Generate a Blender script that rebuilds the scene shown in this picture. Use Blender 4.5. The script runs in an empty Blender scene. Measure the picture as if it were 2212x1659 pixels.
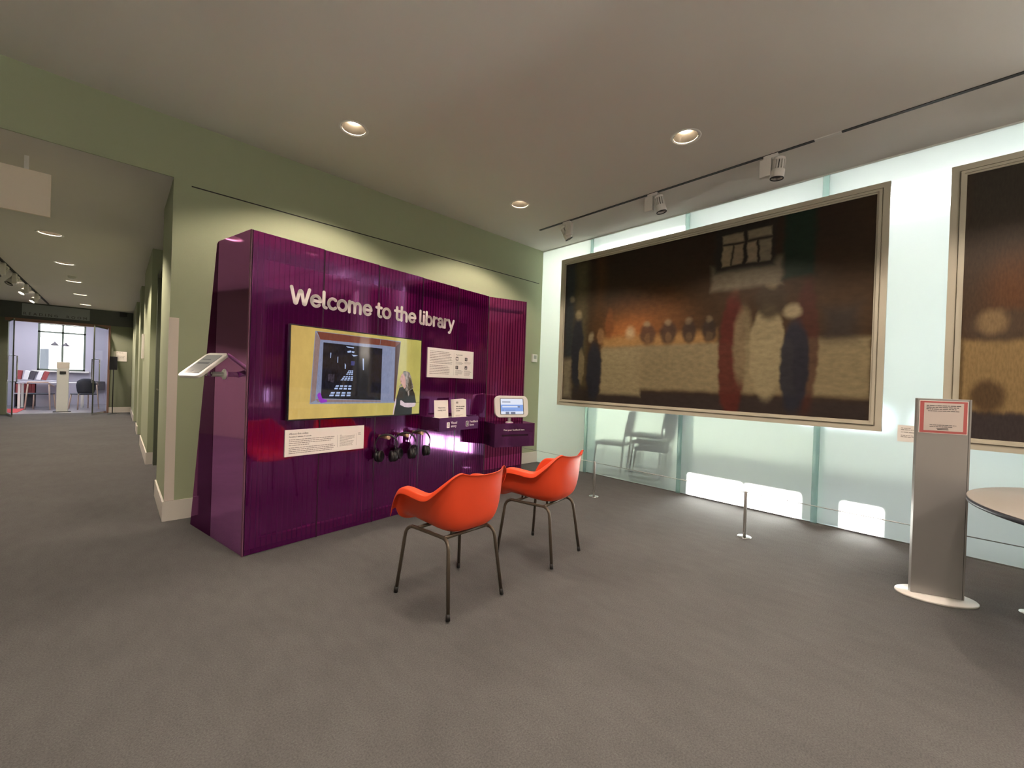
import bpy, bmesh, math, random
from math import sin, cos, pi, radians
from mathutils import Matrix, Vector

random.seed(7)
S = bpy.context.scene
COL = S.collection

# ------------------------------------------------------------------ camera
FPX = 890.38
cam_d = bpy.data.cameras.new('camera')
cam_d.sensor_width = 36.0
cam_d.lens = FPX / 2212 * 36.0
cam_d.clip_start = 0.05
cam_d.clip_end = 200
cam = bpy.data.objects.new('camera', cam_d)
COL.objects.link(cam)
yaw, pitch, roll = radians(46.2163), radians(-0.3139), radians(1.9691)
fw = Vector((cos(yaw) * cos(pitch), sin(yaw) * cos(pitch), sin(pitch)))
rt0 = Vector((sin(yaw), -cos(yaw), 0))
up0 = rt0.cross(fw)
rt = cos(roll) * rt0 + sin(roll) * up0
up = -sin(roll) * rt0 + cos(roll) * up0
m = Matrix((rt, up, -fw)).transposed().to_4x4()
m.translation = (0, 0, 1.28)
cam.matrix_world = m
S.camera = cam

# ------------------------------------------------------------------ world, sun, exposure
S.view_settings.view_transform = 'Standard'
S.view_settings.look = 'None'
S.view_settings.exposure = 0.25
S.view_settings.gamma = 1.0
S.view_settings.use_curve_mapping = False
W = bpy.data.worlds.new('sky')
W.use_nodes = True
S.world = W
bg = W.node_tree.nodes['Background']
bg.inputs[0].default_value = (0.74, 0.88, 1.0, 1)
bg.inputs[1].default_value = 4.0

sun_d = bpy.data.lights.new('sun', 'SUN')
sun_d.energy = 320.0
sun_d.angle = radians(1.2)
sun_d.color = (1.0, 0.97, 0.9)
sun = bpy.data.objects.new('sun', sun_d)
COL.objects.link(sun)
sun.rotation_euler = Vector((-0.963, 0.124, -0.240)).to_track_quat('-Z', 'Y').to_euler()

LAMP_COL = (1.0, 0.82, 0.665)
DOWN_W = 94.0          # each recessed downlight
CORR_W = 135.0
FILL_W = 105.0            # each fill lamp added behind the viewpoint to brighten the ceiling
LOBBY_FILL_W = 225.0  # fill added behind the frosted panes

cy = S.cycles
cy.max_bounces = 8
cy.diffuse_bounces = 4
cy.glossy_bounces = 4
cy.transmission_bounces = 6
cy.transparent_max_bounces = 12
cy.caustics_reflective = False
cy.caustics_refractive = False
cy.sample_clamp_indirect = 25.0
cy.use_denoising = True

# fill lights without fixtures, added to brighten the reading room and the frosted panes
def area(name, loc, rot, sx, sy, w, col):
    d = bpy.data.lights.new(name, 'AREA')
    d.shape = 'RECTANGLE'; d.size = sx; d.size_y = sy; d.energy = w; d.color = col
    o = bpy.data.objects.new(name, d); COL.objects.link(o)
    o.location = loc; o.rotation_euler = rot
    return o
area('reading_room_fill', (-1.4, 18.4, 2.95), (0, 0, 0), 2.0, 2.0, 85.0, (0.86, 0.9, 1.0))  # added unseen fill, brightens the reading room
area('lobby_fill', (5.75, -0.6, 3.36), (0, radians(18), 0), 0.5, 10.0, LOBBY_FILL_W, (1.0, 0.965, 0.91))  # added unseen fill, washes the frosted panes from behind

# ------------------------------------------------------------------ materials
MATS = {}
def lin(c):
    c = c / 255.0
    return c / 12.92 if c <= 0.04045 else ((c + 0.055) / 1.055) ** 2.4
def srgb(r, g, b):
    return (lin(r), lin(g), lin(b), 1.0)
def newmat(name):
    mt = bpy.data.materials.new(name)
    mt.use_nodes = True
    mt.node_tree.nodes.clear()
    MATS[name] = mt
    return mt, mt.node_tree
def N(nt, typ, **kw):
    n = nt.nodes.new(typ)
    for k, v in kw.items():
        if hasattr(n, k) and not k[0].isupper():
            setattr(n, k, v)
    return n
def out(nt, sock):
    o = nt.nodes.new('ShaderNodeOutputMaterial')
    nt.links.new(sock, o.inputs[0])
def pbr(name, col, rough=0.5, metal=0.0, spec=0.5, noise=0.0, nscale=30.0, bump=0.0, bscale=200.0, coat=0.0, emis=None, estr=0.0, sss=0.0):
    mt, nt = newmat(name)
    b = N(nt, 'ShaderNodeBsdfPrincipled')
    b.inputs['Base Color'].default_value = col
    b.inputs['Roughness'].default_value = rough
    b.inputs['Metallic'].default_value = metal
    b.inputs['Specular IOR Level'].default_value = spec
    b.inputs['Coat Weight'].default_value = coat
    if emis:
        b.inputs['Emission Color'].default_value = emis
        b.inputs['Emission Strength'].default_value = estr
    tc = N(nt, 'ShaderNodeTexCoord')
    nz = N(nt, 'ShaderNodeTexNoise')
    nz.inputs['Scale'].default_value = nscale
    nz.inputs['Detail'].default_value = 4
    nt.links.new(tc.outputs['Object'], nz.inputs['Vector'])
    mx = N(nt, 'ShaderNodeMix', data_type='RGBA', blend_type='MULTIPLY')
    mx.inputs['Factor'].default_value = max(noise, 0.02)
    mx.inputs['A'].default_value = col
    nt.links.new(nz.outputs['Fac'], mx.inputs['B'])
    sc = N(nt, 'ShaderNodeMix', data_type='RGBA', blend_type='ADD')
    nt.links.new(mx.outputs['Result'], sc.inputs['A'])
    sc.inputs['Factor'].default_value = max(noise, 0.02) * 0.5
    sc.inputs['B'].default_value = col
    nt.links.new(sc.outputs['Result'], b.inputs['Base Color'])
    if bump:
        n2 = N(nt, 'ShaderNodeTexNoise')
        n2.inputs['Scale'].default_value = bscale
        n2.inputs['Detail'].default_value = 3
        nt.links.new(tc.outputs['Object'], n2.inputs['Vector'])
        bp = N(nt, 'ShaderNodeBump')
        bp.inputs['Strength'].default_value = bump
        bp.inputs['Distance'].default_value = 0.004
        nt.links.new(n2.outputs['Fac'], bp.inputs['Height'])
        nt.links.new(bp.outputs['Normal'], b.inputs['Normal'])
    out(nt, b.outputs[0])
    return mt
def emit(name, col, strength):
    mt, nt = newmat(name)
    e = N(nt, 'ShaderNodeEmission')
    e.inputs[0].default_value = col
    e.inputs[1].default_value = strength
    out(nt, e.outputs[0])
    return mt

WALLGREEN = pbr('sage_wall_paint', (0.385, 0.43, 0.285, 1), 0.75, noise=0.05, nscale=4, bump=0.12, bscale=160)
CEIL = pbr('ceiling_paint', (0.76, 0.73, 0.69, 1), 0.8, noise=0.04, nscale=3, bump=0.08, bscale=220)
WHITE = pbr('white_paint', (0.72, 0.68, 0.63, 1), 0.5, noise=0.03)
WHITEPANEL = pbr('white_wall_panel', (0.78, 0.80, 0.77, 1), 0.45, noise=0.03, nscale=6)
TRIMPINK = pbr('pale_corner_guard', (0.74, 0.66, 0.60, 1), 0.4)
BLACK = pbr('black_plastic', (0.012, 0.012, 0.014, 1), 0.35)
DARKSLOT = pbr('dark_slot', (0.02, 0.02, 0.02, 1), 0.6)
STEEL = pbr('satin_steel', (0.46, 0.45, 0.44, 1), 0.4, metal=0.6)
CHROME = pbr('brushed_steel', (0.62, 0.62, 0.62, 1), 0.22, metal=1.0)
WHITEMETAL = pbr('white_enamel', (0.78, 0.76, 0.73, 1), 0.3)
LEGMETAL = pbr('bronze_tube', (0.14, 0.115, 0.09, 1), 0.38, metal=0.6)
RUBBER = pbr('black_rubber', (0.012, 0.011, 0.011, 1), 0.6)
ORANGE = pbr('orange_polypropylene', (0.85, 0.078, 0.024, 1), 0.42, spec=0.4, noise=0.04, nscale=8, bump=0.1, bscale=420)
PAPER = pbr('white_card', (0.90, 0.86, 0.82, 1), 0.55)
INK = pbr('dark_ink', (0.05, 0.045, 0.05, 1), 0.6)
INKGREY = pbr('grey_ink', (0.30, 0.27, 0.26, 1), 0.6)
VINYL = pbr('pale_vinyl_lettering', (0.93, 0.86, 0.84, 1), 0.5)
TIMBER = pbr('pale_batten', (0.62, 0.45, 0.36, 1), 0.6, noise=0.2, nscale=20)
PEGWOOD = pbr('peg_wood', (0.62, 0.42, 0.26, 1), 0.5, noise=0.15, nscale=60)
FRAMEP = pbr('painted_picture_frame', (0.52, 0.485, 0.39, 1), 0.45, noise=0.08, nscale=12)
PYLON = pbr('satin_aluminium', (0.38, 0.37, 0.365, 1), 0.42, metal=0.55)
REDPRINT = pbr('muted_red_print', (0.42, 0.10, 0.10, 1), 0.5)
TABLETOP = pbr('pale_laminate', (0.28, 0.26, 0.235, 1), 0.35, noise=0.05)
TABLEEDGE = pbr('dark_table_edge', (0.035, 0.04, 0.055, 1), 0.4)
GREENFIN = None
DOORGREEN = pbr('dark_green_frame', (0.09, 0.105, 0.075, 1), 0.45)
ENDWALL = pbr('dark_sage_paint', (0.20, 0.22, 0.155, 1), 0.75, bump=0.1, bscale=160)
DARKBAND = pbr('slate_fascia', (0.085, 0.095, 0.095, 1), 0.6)
LILAC = pbr('reading_room_plaster', (0.42, 0.39, 0.45, 1), 0.7)
COPPER = pbr('copper_door_frame', (0.30, 0.17, 0.13, 1), 0.35, metal=0.4)
LOBBYWALL = pbr('lobby_plaster', (0.7, 0.72, 0.72, 1), 0.8)
LOBBYFLOOR = pbr('lobby_floor', (0.13, 0.135, 0.14, 1), 0.4)
NAVY = pbr('navy_cloth', (0.02, 0.022, 0.035, 1), 0.8)
REDRUG = pbr('red_rug', (0.5, 0.06, 0.06, 1), 0.9)
BOOKRED = pbr('book_red', (0.3, 0.05, 0.05, 1), 0.6)
BOOKWHITE = pbr('book_white', (0.7, 0.66, 0.66, 1), 0.6)
BOOKDARK = pbr('book_dark', (0.06, 0.05, 0.06, 1), 0.6)
BULB = emit('lamp_glow', (1.0, 0.86, 0.66, 1), 55.0)
RIMWHITE = pbr('reflector_rim', (0.85, 0.82, 0.75, 1), 0.3)  # plain pale rim colour, no emission
CONE = pbr('reflector_cone', (0.16, 0.135, 0.11, 1), 0.32, metal=0.7)

def carpet():
    mt, nt = newmat('grey_carpet')
    tc = N(nt, 'ShaderNodeTexCoord')
    b = N(nt, 'ShaderNodeBsdfPrincipled')
    b.inputs['Roughness'].default_value = 0.95
    b.inputs['Specular IOR Level'].default_value = 0.1
    n1 = N(nt, 'ShaderNodeTexNoise'); n1.inputs['Scale'].default_value = 1.6; n1.inputs['Detail'].default_value = 5
    n2 = N(nt, 'ShaderNodeTexNoise'); n2.inputs['Scale'].default_value = 150; n2.inputs['Detail'].default_value = 5; n2.inputs['Roughness'].default_value = 0.75
    n3 = N(nt, 'ShaderNodeTexNoise'); n3.inputs['Scale'].default_value = 9; n3.inputs['Detail'].default_value = 6
    mp = N(nt, 'ShaderNodeMapping'); mp.inputs['Scale'].default_value = (1.6, 0.7, 1)
    mp.inputs['Rotation'].default_value = (0, 0, 0.9)
    nt.links.new(tc.outputs['Object'], mp.inputs[0])
    for n in (n1, n2): nt.links.new(tc.outputs['Object'], n.inputs['Vector'])
    nt.links.new(mp.outputs[0], n3.inputs['Vector'])
    r1 = N(nt, 'ShaderNodeMapRange'); r1.inputs['To Min'].default_value = 0.92; r1.inputs['To Max'].default_value = 1.07
    r1.inputs['From Min'].default_value = 0.3; r1.inputs['From Max'].default_value = 0.7
    r2 = N(nt, 'ShaderNodeMapRange'); r2.inputs['To Min'].default_value = 0.55; r2.inputs['To Max'].default_value = 1.45
    r2.inputs['From Min'].default_value = 0.25; r2.inputs['From Max'].default_value = 0.75
    r3 = N(nt, 'ShaderNodeMapRange'); r3.inputs['To Min'].default_value = 0.94; r3.inputs['To Max'].default_value = 1.055
    r3.inputs['From Min'].default_value = 0.3; r3.inputs['From Max'].default_value = 0.7
    for n, r in ((n1, r1), (n2, r2), (n3, r3)): nt.links.new(n.outputs['Fac'], r.inputs['Value'])
    a = N(nt, 'ShaderNodeMath', operation='MULTIPLY'); c = N(nt, 'ShaderNodeMath', operation='MULTIPLY')
    nt.links.new(r1.outputs[0], a.inputs[0]); nt.links.new(r2.outputs[0], a.inputs[1])
    nt.links.new(a.outputs[0], c.inputs[0]); nt.links.new(r3.outputs[0], c.inputs[1])
    mx = N(nt, 'ShaderNodeVectorMath', operation='SCALE')
    mx.inputs[0].default_value = (0.112, 0.109, 0.109)
    nt.links.new(c.outputs[0], mx.inputs['Scale'])
    nt.links.new(mx.outputs[0], b.inputs['Base Color'])
    bp = N(nt, 'ShaderNodeBump'); bp.inputs['Strength'].default_value = 0.6; bp.inputs['Distance'].default_value = 0.006
    nt.links.new(n2.outputs['Fac'], bp.inputs['Height'])
    nt.links.new(bp.outputs[0], b.inputs['Normal'])
    out(nt, b.outputs[0])
    return mt
CARPET = carpet()

def woodfloor():
    mt, nt = newmat('pale_glossy_floor')
    tc = N(nt, 'ShaderNodeTexCoord'); mp = N(nt, 'ShaderNodeMapping'); mp.inputs['Scale'].default_value = (1, 8, 1)
    nz = N(nt, 'ShaderNodeTexNoise'); nz.inputs['Scale'].default_value = 3
    nt.links.new(tc.outputs['Object'], mp.inputs[0]); nt.links.new(mp.outputs[0], nz.inputs['Vector'])
    rp = N(nt, 'ShaderNodeValToRGB')
    rp.color_ramp.elements[0].color = (0.16, 0.15, 0.17, 1); rp.color_ramp.elements[1].color = (0.30, 0.28, 0.30, 1)
    nt.links.new(nz.outputs['Fac'], rp.inputs[0])
    b = N(nt, 'ShaderNodeBsdfPrincipled'); b.inputs['Roughness'].default_value = 0.3
    nt.links.new(rp.outputs[0], b.inputs['Base Color'])
    out(nt, b.outputs[0])
    return mt
WOODFLOOR = woodfloor()

def purple(name, dark, tint, trans, ior=2.45):
    """tinted glossy polycarbonate: part see-through, part body colour, clear reflection on top"""
    mt, nt = newmat(name)
    tr = N(nt, 'ShaderNodeBsdfTransparent'); tr.inputs[0].default_value = tint
    df = N(nt, 'ShaderNodeBsdfDiffuse'); df.inputs[0].default_value = dark
    gl = N(nt, 'ShaderNodeBsdfGlossy'); gl.inputs['Roughness'].default_value = 0.06
    gl.inputs[0].default_value = (0.82, 0.32, 0.82, 1)
    m1 = N(nt, 'ShaderNodeMixShader'); m1.inputs[0].default_value = trans
    nt.links.new(df.outputs[0], m1.inputs[1]); nt.links.new(tr.outputs[0], m1.inputs[2])
    fr = N(nt, 'ShaderNodeFresnel'); fr.inputs[0].default_value = ior
    m2 = N(nt, 'ShaderNodeMixShader')
    nt.links.new(fr.outputs[0], m2.inputs[0])
    nt.links.new(m1.outputs[0], m2.inputs[1]); nt.links.new(gl.outputs[0], m2.inputs[2])
    out(nt, m2.outputs[0])
    return mt
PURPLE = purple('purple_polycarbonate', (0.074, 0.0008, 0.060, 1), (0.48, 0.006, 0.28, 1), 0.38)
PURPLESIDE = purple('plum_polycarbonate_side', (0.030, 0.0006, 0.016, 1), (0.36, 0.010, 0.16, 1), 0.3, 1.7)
PURPLEEND = purple('purple_polycarbonate_end', (0.060, 0.002, 0.040, 1), (0.62, 0.05, 0.30, 1), 0.7, 2.0)
PURPLEDARK = pbr('dark_purple_web', (0.02, 0.001, 0.011, 1), 0.3)
PURPLEBOX = purple('violet_acrylic', (0.120, 0.032, 0.115, 1), (0.45, 0.12, 0.42, 1), 0.45, 1.9)
WEB = pbr('purple_web', (0.050, 0.002, 0.032, 1), 0.4)
BACKPURPLE = pbr('dark_plum_backing', (0.022, 0.002, 0.014, 1), 0.7)
EDGEP = pbr('polished_acrylic_edge', (0.16, 0.06, 0.11, 1), 0.2)

def clear(name, col, refl=0.08):
    mt, nt = newmat(name)
    tr = N(nt, 'ShaderNodeBsdfTransparent'); tr.inputs[0].default_value = col
    gl = N(nt, 'ShaderNodeBsdfGlossy'); gl.inputs['Roughness'].default_value = 0.03
    mx = N(nt, 'ShaderNodeMixShader'); mx.inputs[0].default_value = refl
    nt.links.new(tr.outputs[0], mx.inputs[1]); nt.links.new(gl.outputs[0], mx.inputs[2])
    out(nt, mx.outputs[0])
    return mt
CLEARBACK = clear('clear_glass_back', (0.95, 0.99, 0.98, 1), 0.0)
CLEARGLASS = clear('clear_glass', (0.92, 0.93, 0.95, 1), 0.07)
def frosted():
    mt, nt = newmat('etched_glass')
    tl = N(nt, 'ShaderNodeBsdfTranslucent'); tl.inputs[0].default_value = (0.86, 0.87, 0.875, 1)
    rf = N(nt, 'ShaderNodeBsdfRefraction'); rf.inputs[0].default_value = (0.84, 0.865, 0.87, 1)
    rf.inputs['IOR'].default_value = 1.18; rf.inputs['Roughness'].default_value = 0.46
    gl = N(nt, 'ShaderNodeBsdfGlossy'); gl.inputs['Roughness'].default_value = 0.3
    df = N(nt, 'ShaderNodeBsdfDiffuse'); df.inputs[0].default_value = (0.75, 0.80, 0.79, 1)
    m1 = N(nt, 'ShaderNodeMixShader'); m1.inputs[0].default_value = 0.68
    nt.links.new(tl.outputs[0], m1.inputs[1]); nt.links.new(rf.outputs[0], m1.inputs[2])
    m3 = N(nt, 'ShaderNodeMixShader'); m3.inputs[0].default_value = 0.10
    nt.links.new(m1.outputs[0], m3.inputs[1]); nt.links.new(df.outputs[0], m3.inputs[2])
    fr = N(nt, 'ShaderNodeFresnel'); fr.inputs[0].default_value = 1.35
    m2 = N(nt, 'ShaderNodeMixShader')
    nt.links.new(fr.outputs[0], m2.inputs[0])
    nt.links.new(m3.outputs[0], m2.inputs[1]); nt.links.new(gl.outputs[0], m2.inputs[2])
    out(nt, m2.outputs[0])
    return mt
FROST = frosted()
def fin_glass():
    mt, nt = newmat('green_glass_fin')
    tr = N(nt, 'ShaderNodeBsdfTransparent'); tr.inputs[0].default_value = (0.78, 0.86, 0.84, 1)
    df = N(nt, 'ShaderNodeBsdfTranslucent'); df.inputs[0].default_value = (0.52, 0.62, 0.60, 1)
    gl = N(nt, 'ShaderNodeBsdfGlossy'); gl.inputs['Roughness'].default_value = 0.08
    m1 = N(nt, 'ShaderNodeMixShader'); m1.inputs[0].default_value = 0.38
    nt.links.new(tr.outputs[0], m1.inputs[1]); nt.links.new(df.outputs[0], m1.inputs[2])
    m2 = N(nt, 'ShaderNodeMixShader'); m2.inputs[0].default_value = 0.08
    nt.links.new(m1.outputs[0], m2.inputs[1]); nt.links.new(gl.outputs[0], m2.inputs[2])
    out(nt, m2.outputs[0])
    return mt
GREENFIN = fin_glass()

# ------------------------------------------------------------------ mesh builder
class MB:
    def __init__(self, M=None):
        self.v = []; self.f = []; self.mi = []; self.sm = []
        self.M = M or Matrix.Identity(4)
    def add(self, vs, fs, mi=0, smooth=False):
        o = len(self.v)
        self.v += [tuple(self.M @ Vector(p)) for p in vs]
        for f in fs:
            self.f.append(tuple(i + o for i in f)); self.mi.append(mi); self.sm.append(smooth)
        return self
    def box(self, x0, x1, y0, y1, z0, z1, mi=0):
        vs = [(x, y, z) for x in (x0, x1) for y in (y0, y1) for z in (z0, z1)]
        fs = [(0, 1, 3, 2), (4, 6, 7, 5), (0, 4, 5, 1), (2, 3, 7, 6), (0, 2, 6, 4), (1, 5, 7, 3)]
        return self.add(vs, fs, mi)
    def quad(self, a, b, c, d, mi=0):
        return self.add([a, b, c, d], [(0, 1, 2, 3)], mi)
    def prism(self, pts, fn, d0, d1, mi=0, smooth=False):
        """pts: 2D outline; fn(p, d) -> 3D point; extruded from d0 to d1"""
        n = len(pts)
        vs = [fn(p, d0) for p in pts] + [fn(p, d1) for p in pts]
        fs = [tuple(range(n - 1, -1, -1)), tuple(range(n, 2 * n))]
        self.add(vs, fs, mi)
        o = len(self.v) - 2 * n
        for i in range(n):
            j = (i + 1) % n
            self.f.append((o + i, o + j, o + n + j, o + n + i)); self.mi.append(mi); self.sm.append(smooth)
        return self
    def tube(self, path, r, n=10, mi=0, cap=True, rs=None):
        path = [Vector(p) for p in path]
        k = len(path); vs = []; fs = []
        t = [(path[min(i + 1, k - 1)] - path[max(i - 1, 0)]).normalized() for i in range(k)]
        a = Vector((0, 0, 1)) if abs(t[0].z) < 0.9 else Vector((1, 0, 0))
        u = t[0].cross(a).normalized()
        for i in range(k):
            u = (u - t[i] * u.dot(t[i])).normalized()
            w = t[i].cross(u)
            rr = rs[i] if rs else r
            for j in range(n):
                an = 2 * pi * j / n
                vs.append(tuple(path[i] + u * cos(an) * rr + w * sin(an) * rr))
        for i in range(k - 1):
            for j in range(n):
                q = (j + 1) % n
                fs.append((i * n + j, i * n + q, (i + 1) * n + q, (i + 1) * n + j))
        self.add(vs, fs, mi, True)
        if cap:
            o = len(self.v) - len(vs)
            self.f.append(tuple(o + j for j in range(n - 1, -1, -1))); self.mi.append(mi); self.sm.append(False)
            self.f.append(tuple(o + (k - 1) * n + j for j in range(n))); self.mi.append(mi); self.sm.append(False)
        return self
    def lathe(self, prof, n=32, c=(0, 0, 0), axis=(0, 0, 1), mi=0, smooth=True, sx=1.0, sy=1.0, cap=True):
        """prof: (radius, height) pairs along axis through c"""
        q = Vector((0, 0, 1)).rotation_difference(Vector(axis).normalized())
        vs = []; fs = []; k = len(prof)
        for (r, h) in prof:
            for j in range(n):
                a = 2 * pi * j / n
                vs.append(tuple(Vector(c) + q @ Vector((r * cos(a) * sx, r * sin(a) * sy, h))))
        for i in range(k - 1):
            for j in range(n):
                w = (j + 1) % n
                fs.append((i * n + j, i * n + w, (i + 1) * n + w, (i + 1) * n + j))
        self.add(vs, fs, mi, smooth)
        o = len(self.v) - len(vs)
        if cap and prof[0][0] > 1e-6:
            self.f.append(tuple(o + j for j in range(n - 1, -1, -1))); self.mi.append(mi); self.sm.append(False)
        if cap and prof[-1][0] > 1e-6:
            self.f.append(tuple(o + (k - 1) * n + j for j in range(n))); self.mi.append(mi); self.sm.append(False)
        return self
    def build(self, name, mats, parent=None, bevel=0.0, seg=2):
        me = bpy.data.meshes.new(name)
        me.from_pydata(self.v, [], self.f)
        if not isinstance(mats, (list, tuple)): mats = [mats]
        for x in mats: me.materials.append(x)
        me.polygons.foreach_set('material_index', self.mi)
        me.polygons.foreach_set('use_smooth', self.sm)
        me.update()
        b = bmesh.new(); b.from_mesh(me)
        bmesh.ops.recalc_face_normals(b, faces=b.faces)
        b.to_mesh(me); b.free()
        o = bpy.data.objects.new(name, me)
        COL.objects.link(o)
        if parent: o.parent = parent
        if bevel:
            md = o.modifiers.new('bevel', 'BEVEL'); md.width = bevel; md.segments = seg; md.limit_method = 'ANGLE'
            md.angle_limit = radians(40)
        return o

def thing(name, label, cat, loc=(0, 0, 0), rotz=0.0, group=None):
    o = bpy.data.objects.new(name, None)
    o.empty_display_size = 0.1
    COL.objects.link(o)
    o.location = loc; o.rotation_euler = (0, 0, rotz)
    o['label'] = label; o['category'] = cat
    if group: o['group'] = group
    return o
def tag(o, label, cat, group=None):
    o['label'] = label; o['category'] = cat
    if group: o['group'] = group
    return o
def struct(name, mb, mats, label=None):
    o = mb.build(name, mats)
    o['kind'] = 'structure'
    if label: o['label'] = label
    return o
def copytree(o, parent=None):
    c = o.copy(); COL.objects.link(c)
    if parent: c.parent = parent
    for ch in o.children: copytree(ch, c)
    return c

def rrect(x0, x1, y0, y1, r, n=6):
    pts = []
    for (cx, cy_, a0) in ((x1 - r, y1 - r, 0), (x0 + r, y1 - r, 90), (x0 + r, y0 + r, 180), (x1 - r, y0 + r, 270)):
        for i in range(n + 1):
            a = radians(a0 + 90 * i / n)
            pts.append((cx + r * cos(a), cy_ + r * sin(a)))
    return pts
def XZ(p, d): return (p[0], d, p[1])        # outline in x-z, depth along y

_tc = {}
def text_part(txt, size, x, z, y, mat, parent, name='lettering', align='LEFT', bold=0.0, thick=0.0006, spacing=1.0):
    """text in the local x-z plane facing -y"""
    cu = bpy.data.curves.new('t', 'FONT')
    cu.body = txt; cu.size = size; cu.align_x = align; cu.offset = bold; cu.extrude = thick; cu.resolution_u = 3
    cu.space_character = spacing
    to = bpy.data.objects.new('t', cu); COL.objects.link(to)
    dg = bpy.context.evaluated_depsgraph_get()
    me = bpy.data.meshes.new_from_object(to.evaluated_get(dg))
    bpy.data.objects.remove(to); bpy.data.curves.remove(cu)
    me.transform(Matrix.Translation((x, y, z)) @ Matrix.Rotation(radians(90), 4, 'X'))
    me.materials.clear(); me.materials.append(mat)
    o = bpy.data.objects.new(name, me); COL.objects.link(o); o.parent = parent
    return o
def textlines(mb, x0, x1, z, n, pitch, h, y, widths=None, mi=0):
    """rows of unreadably small print: broken bars"""
    for i in range(n):
        w = (widths[i] if widths else random.uniform(0.86, 1.0)) * (x1 - x0)
        x = x0
        while x < x0 + w - h:
            l = min(random.uniform(1.5, 6.5) * h, x0 + w - x)
            zz = z - i * pitch
            mb.box(x, x + l, y - 0.0004, y, zz - h / 2, zz + h / 2, mi)
            x += l + h * 0.7

# ------------------------------------------------------------------ room shell
XW, YW, ZC = 4.935, 4.52, 3.40       # glass wall plane, green wall plane, ceiling
XC, ZCC, YE = 0.31, 2.90, 16.45      # corridor wall, corridor ceiling, corridor end
XL, YB = -3.6, -6.2

struct('floor', MB().box(XL - 0.2, XW + 0.1, YB - 0.2, YE + 0.1, -0.1, 0.0), CARPET)

LX = (-0.60, 1.42, 3.43)
LY = (3.55, 1.56, -0.43, -2.42, -4.41)
LAMPS = [(x, y) for x in LX for y in LY if (x, y) != (-0.60, 3.55)]
CY = (5.69, 7.61, 9.60, 11.45, 13.39, 15.42)

def holed_ceiling(name, x0, x1, y0, y1, z, lamps, r, mat):
    """ceiling plane with a round hole for each recessed lamp"""
    h = 0.2
    xs = sorted({x0, x1} | {a[0] - h for a in lamps} | {a[0] + h for a in lamps})
    ys = sorted({y0, y1} | {a[1] - h for a in lamps} | {a[1] + h for a in lamps})
    mb = MB()
    for i in range(len(xs) - 1):
        for j in range(len(ys) - 1):
            cx, cyy = (xs[i] + xs[i + 1]) / 2, (ys[j] + ys[j + 1]) / 2
            lamp = [a for a in lamps if abs(a[0] - cx) < 0.01 and abs(a[1] - cyy) < 0.01]
            if not lamp:
                mb.quad((xs[i], ys[j], z), (xs[i + 1], ys[j], z), (xs[i + 1], ys[j + 1], z), (xs[i], ys[j + 1], z))
            else:
                n = 32; vs = []; fs = []
                for k in range(n):
                    a = 2 * pi * k / n + pi / 4
                    c_, s_ = cos(a), sin(a); q = h / max(abs(c_), abs(s_))
                    vs.append((cx + r * c_, cyy + r * s_, z)); vs.append((cx + q * c_, cyy + q * s_, z))
                for k in range(n):
                    l = (k + 1) % n
                    fs.append((2 * k, 2 * l, 2 * l + 1, 2 * k + 1))
                mb.add(vs, fs)
    return struct(name, mb, mat)
holed_ceiling('ceiling', XL, XW, YB, YW, ZC, LAMPS, 0.105, CEIL)
holed_ceiling('ceiling_corridor', -3.0, XC + 0.7, YW, YE, ZCC, [(-0.63, y) for y in CY], 0.105, CEIL)

# green wall with the band over the corridor mouth
wb = MB()
wb.box(XC, XW, YW, YW + 0.15, 0, ZC)
wb.box(XL - 0.1, XC, YW, YW + 0.15, ZCC + 0.003, ZC)
wb.box(XL - 0.1, -2.6, YW, YW + 0.15, 0, ZCC)
wall_back = struct('wall_back', wb, WALLGREEN)
g = MB().box(0.43, 4.86, YW - 0.002, YW + 0.003, 2.862, 2.872).build('shadow_gap', DARKSLOT, wall_back)
struct('baseboard_back', MB().box(XC - 0.012, XW - 0.002, YW - 0.014, YW, 0, 0.168), WHITE)
struct('trim_1', MB().box(XC - 0.004, XC + 0.062, YW - 0.008, YW + 0.0, 0.17, 1.725), TRIMPINK)

# frosted glass wall: a solid white bay, then panes between green glass fins
wr = MB().box(XW - 0.004, XW + 0.12, YB, YW, 3.386, ZC)
wall_right = struct('wall_right', wr, WHITEPANEL)
MILK = newmat('milky_bay_panel')[0]
_nt = MILK.node_tree
_t = N(_nt, 'ShaderNodeBsdfTranslucent'); _t.inputs[0].default_value = (0.80, 0.82, 0.79, 1)
_d = N(_nt, 'ShaderNodeBsdfPrincipled'); _d.inputs['Base Color'].default_value = (0.62, 0.64, 0.61, 1); _d.inputs['Roughness'].default_value = 0.35
_m = N(_nt, 'ShaderNodeMixShader'); _m.inputs[0].default_value = 0.4
_nt.links.new(_t.outputs[0], _m.inputs[1]); _nt.links.new(_d.outputs[0], _m.inputs[2]); out(_nt, _m.outputs[0])
mb = MB()
mb.add([(XW, 3.592, 0.0), (XW, YW, 0.0), (XW, YW, 3.386), (XW, 3.592, 3.386)], [(0, 1, 2, 3)], 0)
mb.add([(XW + 0.02, 3.592, 0.0), (XW + 0.02, YW, 0.0), (XW + 0.02, YW, 3.386), (XW + 0.02, 3.592, 3.386)], [(3, 2, 1, 0)], 1)
mb.add([(XW, 3.592, 0.0), (XW, 3.592, 3.386), (XW + 0.02, 3.592, 3.386), (XW + 0.02, 3.592, 0.0)], [(0, 1, 2, 3)], 1)
mb.build('bay_panel', [MILK, CLEARBACK], wall_right)
joints = [3.585, 2.20, 0.852, -0.50, -1.85, -3.20, -4.55, -6.19]
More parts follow.
